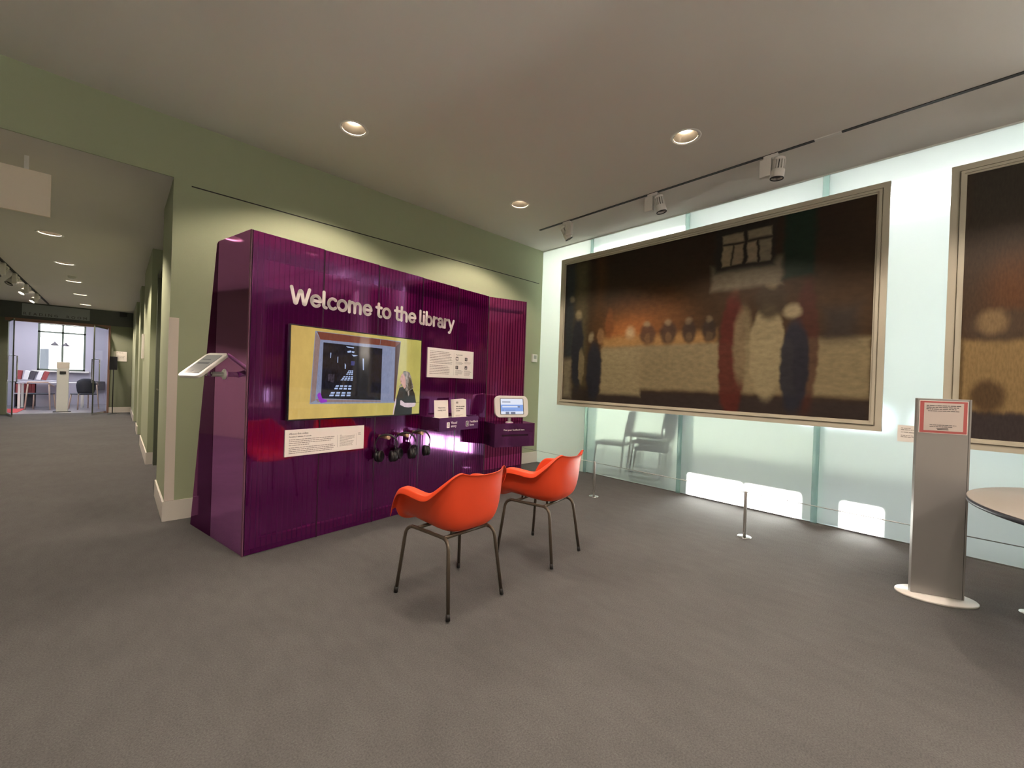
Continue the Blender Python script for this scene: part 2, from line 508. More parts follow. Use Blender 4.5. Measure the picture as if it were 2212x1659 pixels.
for i in range(len(joints) - 1):
    y1, y0 = joints[i] - 0.045, joints[i + 1] + 0.008
    mb = MB()
    mb.add([(XW, y0, 0.012), (XW, y1, 0.012), (XW, y1, 3.386), (XW, y0, 3.386)], [(0, 1, 2, 3)], 0)
    x2 = XW + 0.018
    mb.add([(x2, y0, 0.012), (x2, y1, 0.012), (x2, y1, 3.386), (x2, y0, 3.386)], [(3, 2, 1, 0)], 1)
    for (a, b) in (((y0, 0.012), (y1, 0.012)), ((y1, 0.012), (y1, 3.386)), ((y1, 3.386), (y0, 3.386)), ((y0, 3.386), (y0, 0.012))):
        mb.add([(XW, a[0], a[1]), (XW, b[0], b[1]), (x2, b[0], b[1]), (x2, a[0], a[1])], [(0, 1, 2, 3)], 1)
    mb.build('pane', [FROST, CLEARBACK], wall_right)
for y in joints[:-1]:
    MB().box(XW + 0.02, XW + 0.30, y - 0.030, y - 0.012, 0.0, 3.37).build('glass_fin', GREENFIN, wall_right)
    MB().box(XW - 0.003, XW + 0.018, y - 0.0445, y + 0.0075, 0.0, 3.386).build('joint_strip', GREENFIN, wall_right)
MB().box(XW - 0.002, XW + 0.03, YB, 3.585, 0.0, 0.012).build('floor_channel', CHROME, wall_right)

# remaining walls of the room, off the frame
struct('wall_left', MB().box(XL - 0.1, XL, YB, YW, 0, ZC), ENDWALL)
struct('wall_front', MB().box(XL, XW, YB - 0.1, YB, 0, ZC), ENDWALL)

# corridor side wall: piers with deep door recesses
wc = MB()
for (a, b) in ((YW + 0.15, 5.50), (7.37, 9.40), (10.85, 11.6), (13.55, YE + 0.2)):
    wc.box(XC, XC + 0.75, a, b, 0, ZCC)
wc.box(XC + 0.12, XC + 0.75, 5.50, 7.37, 2.55, ZCC)
wc.box(XC + 0.12, XC + 0.75, 9.40, 10.85, 2.55, ZCC)
wc.box(XC + 0.12, XC + 0.75, 11.6, 13.55, 2.55, ZCC)
wall_corr = struct('wall_corridor', wc, WALLGREEN)
bb = MB()
for (a, b) in ((YW - 0.012, 5.50), (7.37, 9.40), (10.85, 11.6), (13.55, YE)):
    bb.box(XC - 0.014, XC, a, b, 0, 0.16)
bb.box(XC, XC + 0.10, 7.356, 7.37, 0, 0.16)
struct('baseboard_corridor', bb, WHITE)
for n, (a, b) in enumerate(((5.50, 7.37), (9.40, 10.85), (11.6, 13.55))):
    d = MB().box(XC + 0.16, XC + 0.20, a + 0.05, b - 0.12, 0.01, 2.5)
    d = struct('door_%d' % (n + 1), d, ENDWALL)
    fr = MB().box(XC + 0.06, XC + 0.24, b - 0.12, b, 0, 2.55).box(XC + 0.06, XC + 0.24, a, a + 0.05, 0, 2.55)
    fr.box(XC + 0.06, XC + 0.24, a, b, 2.5, 2.56)
    fr.build('door_frame', DOORGREEN, d)
    h = MB().tube([(XC + 0.16, b - 0.3, 1.02), (XC + 0.07, b - 0.3, 1.02), (XC + 0.07, b - 0.44, 1.02)], 0.011, 8)
    h.build('door_handle', CHROME, d)
tag(MB().box(XC - 0.03, XC, 8.95, 9.12, 1.45, 1.85).build('door_sign', WHITE, bevel=0.004),
    'small white plate sign on corridor pier before the second door', 'sign')
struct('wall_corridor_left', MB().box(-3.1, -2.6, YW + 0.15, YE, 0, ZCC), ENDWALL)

# corridor end wall with the glazed opening
we = MB()
OX0, OX1, OZ = -2.02, -0.19, 2.42
we.box(OX1, XC, YE, YE + 0.15, 0, ZCC)
we.box(-3.0, OX0, YE, YE + 0.15, 0, ZCC)
we.box(OX0, OX1, YE, YE + 0.15, OZ, ZCC)
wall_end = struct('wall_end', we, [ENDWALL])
struct('trim_2', MB().box(-3.0, XC, YE - 0.02, YE, OZ + 0.06, ZCC), DARKBAND)
struct('baseboard_end', MB().box(OX1 + 0.03, XC, YE - 0.015, YE, 0, 0.16), WHITE)
struct('trim_3', MB().box(OX0 - 0.05, OX1, YE - 0.05, YE + 0.02, OZ - 0.02, OZ + 0.06).box(OX1 - 0.01, OX1 + 0.035, YE - 0.05, YE + 0.02, 0, OZ + 0.06), COPPER)

# reading room beyond
RY = 20.2
struct('floor_reading_room', MB().box(-5.5, 1.6, YE + 0.1, RY + 0.1, -0.08, 0.004), WOODFLOOR)
rr = MB()
WX0, WX1, WZ0, WZ1 = -1.87, -0.79, 1.13, 2.68
rr.box(-5.5, WX0, RY, RY + 0.2, 0, 3.2).box(WX1, 1.6, RY, RY + 0.2, 0, 3.2)
rr.box(WX0, WX1, RY, RY + 0.2, 0, WZ0).box(WX0, WX1, RY, RY + 0.2, WZ1, 3.2)
struct('wall_reading_room', rr, LILAC)
struct('wall_reading_room_right', MB().box(0.9, 1.0, YE + 0.15, RY, 0, 3.2), LILAC)
struct('wall_reading_room_left', MB().box(-4.1, -4.0, YE + 0.15, RY, 0, 3.2), LILAC)
struct('ceiling_reading_room', MB().box(-4.1, 1.0, YE + 0.15, RY + 0.2, 3.0, 3.1), CEIL)
wm = MB()
for x in (WX0, (WX0 + WX1) / 2 - 0.02, WX1 - 0.05): wm.box(x, x + 0.05, RY + 0.02, RY + 0.08, WZ0, WZ1)
for z in (WZ0, 2.36, WZ1 - 0.05): wm.box(WX0, WX1, RY + 0.02, RY + 0.08, z, z + 0.05)
win = struct('window_1', wm, DOORGREEN)
for (a, b) in ((WX0 + 0.05, (WX0 + WX1) / 2 - 0.02), ((WX0 + WX1) / 2 + 0.03, WX1 - 0.05)):
    for (c, d) in ((WZ0 + 0.05, 2.36), (2.41, WZ1 - 0.05)):
        MB().box(a, b, RY + 0.045, RY + 0.052, c, d).build('pane', CLEARGLASS, win)
MB().box(WX0 - 0.1, WX1 + 0.1, RY - 0.12, RY + 0.0, WZ0 - 0.05, WZ0).build('window_sill', WHITE, win)

# lobby behind the frosted wall: daylit through a facade with low lights
struct('floor_lobby', MB().box(XW + 0.1, 14.0, YB - 3, YW + 3, -0.1, -0.005), LOBBYFLOOR)
struct('ceiling_lobby', MB().box(XW + 0.12, 8.15, -0.85, YW + 3, 3.42, 3.52).box(XW + 0.12, 8.15, YB - 3, -1.65, 3.42, 3.52), LOBBYWALL)  # gap added so the sun also passes above the slit
fx = 8.0
FZ1 = 1.04
op = [(-0.06, 0.22), (0.55, 1.04), (1.08, 1.66)]
tall = (-6.3, -3.9)  # unseen opening added to brighten the panes reflected in the display
slit = (-1.52, -1.12)             # slatted opening added beyond the second painting              # unseen, for the sunlit streak reflected in the display
op = sorted(op)
fb = MB().box(fx, fx + 0.12, slit[1], YW + 3, FZ1, 3.5).box(fx, fx + 0.12, tall[1], slit[0], FZ1, 3.5).box(fx, fx + 0.12, YB - 3, tall[0], FZ1, 3.5).box(fx, fx + 0.12, tall[0], tall[1], 0, 1.25).box(fx, fx + 0.12, slit[0], slit[1], 0, 0.95)
ys = sorted([YB - 3] + [v for o_ in op + [tall, slit] for v in o_] + [YW + 3])
struct('sun_blocker', MB().box(fx + 0.12, 14.0, -8.0, -3.2, 3.42, 3.52), LOBBYWALL)  # slab added out of view to keep sun off the tall opening
for i in range(0, len(ys), 2): fb.box(fx, fx + 0.12, ys[i], ys[i + 1], 0, FZ1)
for (a, b) in op: fb.box(fx, fx + 0.12, a, b, 0, 0.78)
facade = struct('wall_facade', fb, LOBBYWALL)
for k in range(66):
    MB().box(fx + 0.04, fx + 0.044, slit[0] - 0.01, slit[1] + 0.01, 0.955 + 0.05 * k, 0.955 + 0.05 * k + 0.037).build('sun_slat', WHITE, facade)  # slats added to weaken the sun through the slit
struct('wall_lobby_side', MB().box(XW + 0.12, 8.1, YW + 2.9, YW + 3.0, 0, 3.5).box(XW + 0.12, 8.1, YB - 3, YB - 2.9, 0, 3.5), LOBBYWALL)

# ------------------------------------------------------------------ recessed downlights
def spot(name, loc, watts, cone, blend, parent=None, d=(0, 0, -1), col=LAMP_COL, r=0.035):
    l = bpy.data.lights.new(name, 'SPOT')
    l.energy = watts; l.spot_size = radians(cone); l.spot_blend = blend; l.color = col; l.shadow_soft_size = r
    o = bpy.data.objects.new(name, l); COL.objects.link(o)
    if parent: o.parent = parent
    o.location = loc; o.rotation_euler = Vector(d).to_track_quat('-Z', 'Y').to_euler()
    return o
def downlight(x, y, z, watts, label, group=None, proto=None):
    t = thing('ceiling_downlight', label, 'downlight', (x, y, z), 0, group)
    if proto:
        for ch in proto.children:
            if ch.type == 'MESH':
                c = ch.copy(); COL.objects.link(c); c.parent = t
    else:
        MB().lathe([(0.104, 0.001), (0.104, -0.004), (0.112, -0.006), (0.120, -0.004), (0.122, 0.0)], 40, cap=False).build('trim_ring', WHITEMETAL, t)
        MB().lathe([(0.1035, -0.004), (0.1035, 0.006), (0.098, 0.008), (0.097, 0.0)], 40, cap=False).build('rim', RIMWHITE, t)
        mb = MB(); n = 40
        pr = [(0.100, 0.002), (0.084, 0.03), (0.062, 0.075), (0.045, 0.12)]
        vs = []; fs = []
        for (r, h) in pr:
            for j in range(n):
                a = 2 * pi * j / n; vs.append((r * cos(a), r * sin(a), h))
        for i in range(3):
            for j in range(n):
                fs.append((i * n + j, i * n + (j + 1) % n, (i + 1) * n + (j + 1) % n, (i + 1) * n + j))
        mb.add(vs, fs, 0, True)
        mb.build('reflector', CONE, t)
        MB().lathe([(0.0, 0.122), (0.118, 0.122), (0.118, 0.0)], 40, cap=False).build('housing', WHITEMETAL, t)
        MB().lathe([(0.0, 0.058), (0.03, 0.060), (0.043, 0.068), (0.043, 0.116)], 24, cap=False).build('bulb', BULB, t)
    spot('lamp_light', (0, 0, 0.012), watts, 127, 0.3, t, r=0.03)
    return t
names = {
    (1.42, 3.55): 'round recessed downlight above the left half of the purple display',
    (3.43, 3.55): 'round recessed downlight over the far right end of the purple display',
    (3.43, 1.56): 'round recessed downlight on the ceiling before the larger painting',
    (1.42, 1.56): 'round recessed downlight overhead at the top edge of the view',
}
proto_d = None
for (x, y) in LAMPS:
        lb = names.get((x, y), 'round recessed downlight in the room ceiling outside the view')
        t = downlight(x, y, ZC, DOWN_W, lb, 'recessed downlights in the room ceiling', proto_d)
        proto_d = proto_d or t
ordn = ['round recessed downlight just past the mouth of the corridor, hidden by the hanging sign',
        'nearest and largest lit ring downlight in the corridor ceiling', 'second lit ring downlight along the corridor, before the smoke detector',
        'third lit ring downlight along the corridor, just behind the smoke detector', 'fourth lit ring downlight along the corridor ceiling',
        'farthest lit ring downlight, closest to the reading room doors']
for i, y in enumerate(CY):
    downlight(-0.63, y, ZCC, CORR_W, ordn[i], 'recessed downlights in the corridor ceiling', proto_d)

# unseen fill lamps added behind the viewpoint to brighten the ceiling
def fill_lamp(x, y, watts, label):
    t = thing('ceiling_fill_lamp', label, 'fill lamp', (x, y, 0), 0, 'added fill lamps')
    MB().lathe([(0.15, 0.0), (0.15, 0.012), (0.02, 0.025)], 32).build('base', BLACK, t)
    MB().tube([(0, 0, 0.02), (0, 0, 1.80)], 0.013, 12).build('pole', BLACK, t)
    MB().lathe([(0.02, 1.79), (0.10, 1.83), (0.19, 1.92), (0.195, 1.93), (0.185, 1.925), (0.09, 1.845), (0.0, 1.82)], 36, cap=False).build('bowl', BLACK, t)
    MB().lathe([(0.0, 1.87), (0.035, 1.86), (0.03, 1.835), (0.0, 1.83)], 16).build('bulb', BULB, t)
    l = bpy.data.lights.new('lamp_light', 'POINT'); l.energy = watts; l.color = (1.0, 0.88, 0.76); l.shadow_soft_size = 0.05
    o = bpy.data.objects.new('lamp_light', l); COL.objects.link(o); o.parent = t; o.location = (0, 0, 1.93)
fill_lamp(-2.4, -1.2, FILL_W * 0.6, 'added unseen fill lamp by the left wall, behind the viewpoint')
fill_lamp(-1.2, -3.4, FILL_W, 'added unseen fill lamp in the back left of the room')
fill_lamp(2.6, -3.6, FILL_W, 'added unseen fill lamp in the back right of the room')

# ------------------------------------------------------------------ ceiling track and spotlights
trk = thing('lighting_track', 'long thin dark lighting track recessed in the ceiling before the glass wall', 'lighting track', (4.20, 0, ZC))
MB().box(-0.016, 0.016, 0.80, 3.93, -0.006, 0.0).build('track_rail', DARKSLOT, trk)
MB().box(-0.016, 0.016, -4.5, 0.62, -0.006, 0.0).build('track_rail', DARKSLOT, trk)
MB().box(-0.018, 0.018, 0.62, 0.80, -0.008, 0.0).build('track_coupler', WHITEMETAL, trk)
def track_head(loc, aim, label, group, lit=0.0, flip=1):
    t = thing('track_spotlight', label, 'spotlight', loc, 0, group)
    t.scale = (1.15, 1.15, 1.15)
    a = Vector(aim).normalized()
    MB().box(-0.02, 0.02, -0.05, 0.05, -0.03, -0.004).build('adapter', WHITEMETAL, t, bevel=0.003)
    g0, g1 = sorted((-0.075 * flip, 0.005 * flip))
    MB().box(-0.022, 0.022, g0, g1, -0.165, -0.028).build('gear_box', WHITEMETAL, t, bevel=0.004)
    c = Vector((0.01, 0.055 * flip, -0.045))
    mb = MB()
    mb.lathe([(0.0, -0.01), (0.038, -0.008), (0.040, 0.0), (0.040, 0.015)], 24, c, a)
    mb.build('head_cap', WHITEMETAL, t)
    fm = MB()
    q = Vector((0, 0, 1)).rotation_difference(a)
    for k in range(14):                    # cooling fins
        an = 2 * pi * k / 14
        rot = Matrix.Translation(c) @ q.to_matrix().to_4x4() @ Matrix.Rotation(an, 4, 'Z')
        f2 = MB(rot).box(0.022, 0.044, -0.004, 0.004, 0.015, 0.085)
        fm.v += f2.v; o_ = len(fm.v) - 8
        for ff in f2.f: fm.f.append(tuple(i + o_ for i in ff)); fm.mi.append(0); fm.sm.append(False)
    fm.build('cooling_fins', WHITEMETAL, t)
    MB().lathe([(0.026, 0.012), (0.026, 0.088)], 16, c, a).build('core', BLACK, t)
    MB().lathe([(0.046, 0.085), (0.047, 0.088), (0.047, 0.148), (0.042, 0.150), (0.040, 0.12)], 28, c, a, cap=False).build('barrel', WHITEMETAL, t)
    MB().lathe([(0.0475, 0.146), (0.0475, 0.152), (0.041, 0.152), (0.041, 0.146)], 28, c, a, cap=False).build('bezel', BLACK, t)
    MB().lathe([(0.0, 0.128), (0.039, 0.128)], 24, c, a).build('lens', BULB if lit else BLACK, t)
    return t
for (y, aim, w, lb) in ((3.45, (0.42, -0.25, -0.86), 1, 'white track spotlight nearest the green wall corner, tilted right'),
                     (2.25, (0.10, -0.16, -0.97), -1, 'white finned track spotlight in the middle, above the painting centre'),
                     (1.12, (0.02, 0.10, -0.99), -1, 'white finned track spotlight nearest the viewer, largest of the three')):
    track_head((4.20, y, ZC - 0.004), aim, lb, 'spotlights on the room track', flip=w)

# ------------------------------------------------------------------ purple display
DROT = radians(7.3)
DA = (0.658, 3.325, 0)
disp = thing('welcome_display', 'large purple ribbed plastic display wall with white welcome lettering', 'display', DA, DROT)
HT = 2.27
seams = [0.0, 0.508, 1.0, 1.486, 1.962, 2.44]
def ribbed_panel(x0, x1, z1, parent, name, y=0.0, mat=None):
    pitch = 0.0345; g_ = 0.0022
    xs = []
    k = max(1, round((x1 - x0) / pitch)); p = (x1 - x0) / k
    mb = MB(); vs = []
    for i in range(k):
        a = x0 + i * p
        amp = random.uniform(0.000005, 0.00003)
        vs.append((a, y + 0.00008))
        for t in (0.0, 0.02, 0.18, 0.34, 0.5, 0.66, 0.82, 0.98, 1.0):
            vs.append((a + g_ / 2 + (p - g_) * t, y - amp * 4 * t * (1 - t)))
    vs.append((x1, y + 0.0003))
    n = len(vs)
    P = [(x, yy, 0.004) for (x, yy) in vs] + [(x, yy, z1) for (x, yy) in vs]
    mb.add(P, [(i, i + 1, n + i + 1, n + i) for i in range(n - 1)], 0, True)
    o = mb.build(name, mat or PURPLE, parent)
    w = MB()
    for i in range(k + 1):
        a = x0 + i * p
        w.box(a - 0.0011, a + 0.0011, y + 0.0022, y + 0.016, 0.004, z1)
    c = w.build('rib_core', WEB, o); c['kind'] = 'stuff'
    return o
for i in range(5):
    ribbed_panel(seams[i] + 0.004, seams[i + 1] - 0.004, HT - 0.004 * i, disp, 'front_panel')
for i in range(1, 5):
    MB().box(seams[i] - 0.0045, seams[i] + 0.0045, -0.001, 0.018, 0.0, HT - 0.004 * i).build('joint_strip', PURPLEDARK, disp)
MB().box(-0.009, -0.002, -0.001, 0.02, 0.0, HT).build('corner_edge', EDGEP, disp)
# inside carcass of battens, glimpsed through the sheets
bt = [(0.03, 0.10)] + [(0.86, 0.92), (1.44, 1.50), (1.93, 1.99), (2.38, 2.43)]
for (a, b) in bt: MB().box(a, b, 0.03, 0.07, 0.09, 2.16).build('batten', TIMBER, disp)
MB().box(0.02, 2.43, 0.03, 0.07, 0.03, 0.09).build('bottom_rail', TIMBER, disp)
MB().box(0.02, 2.43, 0.03, 0.07, 2.10, 2.18).build('top_rail', TIMBER, disp)
MB().box(0.02, 2.40, 0.30, 0.315, 0.02, 1.95).build('back_board', BACKPURPLE, disp)
# side panel and the tapering fin behind it
sdv = Vector((-0.188, 0.982, 0))           # world direction of the side panel, from the front corner back
Rinv = Matrix.Rotation(-DROT, 3, 'Z')
sl = Rinv @ sdv                              # in display coordinates
so = Vector((sl.y, -sl.x, 0)) * -1           # outward (towards the corridor)
def SP(s, o, z): return tuple(sl * s + so * o + Vector((-0.006, 0.004, z)))
sp = MB()
sp.add([SP(0.0, 0, 0.003), SP(0.565, 0, 0.003), SP(0.565, 0, 2.285), SP(0.0, 0, 2.275)], [(0, 1, 2, 3)])
sp.add([SP(0.0, -0.012, 0.003), SP(0.565, -0.012, 0.003), SP(0.565, -0.012, 2.285), SP(0.0, -0.012, 2.275)], [(3, 2, 1, 0)])
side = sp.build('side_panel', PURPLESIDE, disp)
w = MB()
for i in range(18):
    s = 0.012 + i * 0.0325
    w.add([SP(s, -0.001, 0.003), SP(s, -0.011, 0.003), SP(s, -0.011, 2.27), SP(s, -0.001, 2.27),
           SP(s + 0.0018, -0.001, 0.003), SP(s + 0.0018, -0.011, 0.003), SP(s + 0.0018, -0.011, 2.27), SP(s + 0.0018, -0.001, 2.27)],
          [(0, 1, 2, 3), (4, 7, 6, 5), (0, 4, 5, 1), (3, 2, 6, 7), (0, 3, 7, 4), (1, 5, 6, 2)])
c = w.build('rib_core', PURPLEDARK, side); c['kind'] = 'stuff'
fin = MB()
fin.add([SP(0.572, 0, 0.003), SP(0.99, 0, 0.003), SP(0.60, 0, 2.27), SP(0.572, 0, 2.285),
         SP(0.572, -0.006, 0.003), SP(0.99, -0.006, 0.003), SP(0.60, -0.006, 2.27), SP(0.572, -0.006, 2.285)],
        [(0, 1, 2, 3), (7, 6, 5, 4), (0, 4, 5, 1), (1, 5, 6, 2), (2, 6, 7, 3), (3, 7, 4, 0)])
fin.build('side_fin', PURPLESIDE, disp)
MB().add([SP(0.03, -0.35, 0.02), SP(0.03, -0.365, 0.02), SP(0.5, -0.365, 0.02), SP(0.5, -0.35, 0.02),
          SP(0.03, -0.35, 1.9), SP(0.03, -0.365, 1.9), SP(0.5, -0.365, 1.9), SP(0.5, -0.35, 1.9)],
         [(0, 1, 2, 3), (4, 7, 6, 5), (0, 4, 5, 1), (1, 5, 6, 2), (2, 6, 7, 3), (3, 7, 4, 0)]).build('side_backing', BACKPURPLE, disp)
# end panel, folded towards the room
EROT = radians(-15.82) - DROT
em = Matrix.Translation((2.441, -0.002, 0)) @ Matrix.Rotation(EROT, 4, 'Z')
ep = ribbed_panel(0.004, 0.492, 2.25, disp, 'end_panel', mat=PURPLEEND)
ep.matrix_local = em
eb = MB().box(0.484, 0.494, -0.004, 0.02, 0, 2.25).build('end_edge', EDGEP, disp); eb.matrix_local = em
e2 = MB().box(0.01, 0.485, 0.03, 0.06, 0.03, 0.09).box(0.01, 0.485, 0.03, 0.06, 2.10, 2.14).build('end_rail', TIMBER, disp); e2.matrix_local = em

# headline letters, drawn as rounded strokes (unit = x height)
def arc(cx, cy_, rx, ry, a0, a1, n=14):
    return [(cx + rx * cos(radians(a0 + (a1 - a0) * i / n)), cy_ + ry * sin(radians(a0 + (a1 - a0) * i / n))) for i in range(n + 1)]
GL = {
    'W': (1.50, [[(0.02, 1.30), (0.30, 0.10)], arc(0.36, 0.22, 0.07, 0.16, 200, 330, 4) + [(0.62, 0.95)] + arc(0.72, 0.95, 0.10, 0.15, 170, 10, 6) + [(0.98, 0.10)],
                  arc(1.04, 0.22, 0.07, 0.16, 200, 330, 4) + [(1.40, 1.30)]]),
    'e': (0.96, [[(0.12, 0.50), (0.80, 0.50)] + arc(0.45, 0.50, 0.36, 0.42, 0, 318, 22)]),
    'l': (0.44, [[(0.12, 1.34), (0.12, 0.30)] + arc(0.32, 0.28, 0.20, 0.20, 180, 275, 6)]),
    'c': (0.84, [arc(0.46, 0.50, 0.36, 0.42, 48, 312, 20)]),
    'o': (0.98, [arc(0.46, 0.50, 0.37, 0.42, 0, 360, 26)]),
    'm': (1.42, [[(0.12, 0.98), (0.12, 0.06)], [(0.12, 0.62)] + arc(0.38, 0.62, 0.25, 0.30, 170, 0, 10) + [(0.63, 0.06)],
                 [(0.64, 0.62)] + arc(0.90, 0.62, 0.26, 0.30, 170, 0, 10) + [(1.16, 0.06)]]),
    't': (0.66, [[(0.26, 1.24), (0.26, 0.30)] + arc(0.47, 0.28, 0.21, 0.20, 180, 285, 6), [(0.04, 0.90), (0.54, 0.90)]]),
    'h': (0.94, [[(0.12, 1.34), (0.12, 0.06)], [(0.12, 0.58)] + arc(0.42, 0.60, 0.29, 0.32, 170, 0, 10) + [(0.71, 0.06)]]),
    'i': (0.36, [[(0.13, 0.92), (0.13, 0.06)], [(0.13, 1.26), (0.13, 1.28)]]),
    'b': (0.98, [[(0.12, 1.34), (0.12, 0.06)], arc(0.45, 0.50, 0.35, 0.42, 0, 360, 24)]),
    'r': (0.62, [[(0.12, 0.96), (0.12, 0.06)], [(0.12, 0.58)] + arc(0.42, 0.60, 0.29, 0.32, 170, 70, 8)]),
    'a': (0.90, [arc(0.40, 0.62, 0.29, 0.30, 150, 0, 10) + [(0.69, 0.20), (0.80, 0.06)], arc(0.38, 0.30, 0.27, 0.24, 0, 360, 20)]),
    'y': (0.86, [[(0.06, 0.94), (0.40, 0.10)], [(0.76, 0.94), (0.32, -0.26)] + arc(0.16, -0.22, 0.15, 0.18, -20, -110, 5)]),
}
def letter(ch, x, z, u, sw, y, parent, rise=0.0):
    adv, strokes = GL[ch]
    mb = MB(); r = sw / 2
    for st in strokes:
        p = [(x + a * u, z + b * u) for (a, b) in st]
        for i in range(len(p) - 1):
            (ax, az), (bx, bz) = p[i], p[i + 1]
            dx, dz = bx - ax, bz - az; L = math.hypot(dx, dz)
            if L < 1e-6: continue
            nx, nz = -dz / L * r, dx / L * r
            mb.prism([(ax + nx, az + nz), (ax - nx, az - nz), (bx - nx, bz - nz), (bx + nx, bz + nz)], XZ, y - 0.0025, y)
        for (cx, cz) in p:
            mb.prism([(cx + r * cos(2 * pi * k / 10), cz + r * sin(2 * pi * k / 10)) for k in range(10)], XZ, y - 0.0025, y)
    mb.build('letter', VINYL, parent)
    return adv * u
txt = 'Welcome to the library'
tot = sum(GL[c][0] if c != ' ' else 0.36 for c in txt)
U = 1.632 / (tot - 0.1)
x = 0.262
for c in txt:
    zb = 1.806 - 0.012 * 0
    if c == ' ': x += 0.36 * U; continue
    x += letter(c, x, zb, U, 0.0242, -0.0012, disp)

# pegs for the headphones
PEG = [(1.052, 0.755), (1.252, 0.758), (1.418, 0.766)]
for (px, pz) in PEG:
    MB().lathe([(0.014, 0.0), (0.014, 0.12), (0.0165, 0.122), (0.0165, 0.140), (0.014, 0.144)], 20, (px, -0.001, pz), (0, -1, 0)).build('wooden_peg', PEGWOOD, disp)

# ------------------------------------------------------------------ television
Dm = Matrix.Translation(DA) @ Matrix.Rotation(DROT, 4, 'Z')
def dloc(x, y, z): return tuple(Dm @ Vector((x, y, z)))
tv = thing('television', 'wall-mounted flat television with a yellow video still, on the purple display', 'television', dloc(0.247, -0.001, 0.946), DROT)
TW, TH = 1.188, 0.694
b = MB()
b.box(-0.009, TW + 0.009, -0.058, -0.022, -0.011, TH + 0.009)
b.build('casing', BLACK, tv, bevel=0.003)
MB().box(0.25, TW - 0.25, -0.024, 0.0, 0.12, TH - 0.12).build('wall_mount', BLACK, tv)
MB().box(TW * 0.53, TW * 0.59, -0.055, -0.04, -0.016, -0.010).build('sensor_tab', BLACK, tv)
SC = {}
def scr(name, r, g_, b_, k=0.74):
    c = srgb(r, g_, b_)
    mt, nt = newmat('screen_' + name)
    pb = N(nt, 'ShaderNodeBsdfPrincipled'); pb.inputs['Base Color'].default_value = (0.01, 0.01, 0.01, 1)
    pb.inputs['Roughness'].default_value = 0.04; pb.inputs['Specular IOR Level'].default_value = 0.9; pb.inputs['Emission Color'].default_value = c; pb.inputs['Emission Strength'].default_value = k
    amt = {'night': 1.6, 'hair': 0.9, 'hairdark': 0.9, 'black': 0.5, 'dim': 1.2}.get(name, 0.12)
    tc = N(nt, 'ShaderNodeTexCoord'); nz = N(nt, 'ShaderNodeTexNoise'); nz.inputs['Scale'].default_value = 38 if name != 'yellow' else 3
    nz.inputs['Detail'].default_value = 6; nz.inputs['Roughness'].default_value = 0.7
    mp = N(nt, 'ShaderNodeMapping'); mp.inputs['Scale'].default_value = (1.6, 1, 0.7)
    nt.links.new(tc.outputs['Object'], mp.inputs[0]); nt.links.new(mp.outputs[0], nz.inputs['Vector'])
    mr = N(nt, 'ShaderNodeMapRange'); mr.inputs['From Min'].default_value = 0.35; mr.inputs['From Max'].default_value = 0.68
    mr.inputs['To Min'].default_value = max(0.15, 1 - amt); mr.inputs['To Max'].default_value = 1 + amt
    nt.links.new(nz.outputs['Fac'], mr.inputs['Value'])
    sc = N(nt, 'ShaderNodeVectorMath', operation='SCALE'); sc.inputs[0].default_value = c[:3]
    nt.links.new(mr.outputs[0], sc.inputs['Scale'])
    if name == 'yellow':                     # warmer at the left of the still, greener at the right
        sx = N(nt, 'ShaderNodeSeparateXYZ'); nt.links.new(tc.outputs['Object'], sx.inputs[0])
        gr = N(nt, 'ShaderNodeMapRange'); gr.inputs['From Max'].default_value = 1.19; nt.links.new(sx.outputs['X'], gr.inputs['Value'])
        mx = N(nt, 'ShaderNodeMix', data_type='RGBA'); nt.links.new(gr.outputs[0], mx.inputs['Factor'])
        mx.inputs['A'].default_value = srgb(206, 172, 98); mx.inputs['B'].default_value = srgb(188, 178, 94)
        nt.links.new(mx.outputs['Result'], sc.inputs[0])
    nt.links.new(sc.outputs[0], pb.inputs['Emission Color'])
    out(nt, pb.outputs[0]); SC[name] = mt
    return mt
for nm, r, g_, b_ in (('yellow', 202, 172, 88), ('grey', 140, 148, 168), ('brown', 118, 62, 50), ('darkbrown', 72, 26, 18), ('taupe', 142, 118, 116),
                      ('lilac', 132, 140, 170), ('night', 12, 13, 26), ('glow', 176, 196, 238), ('purple', 148, 48, 190), ('hair', 150, 138, 130),
                      ('hairdark', 92, 80, 66), ('skin', 205, 152, 140), ('black', 14, 12, 16), ('arm', 214, 190, 196), ('dim', 52, 46, 60), ('blue', 60, 64, 120), ('mustard', 150, 132, 58)):
    scr(nm, r, g_, b_)
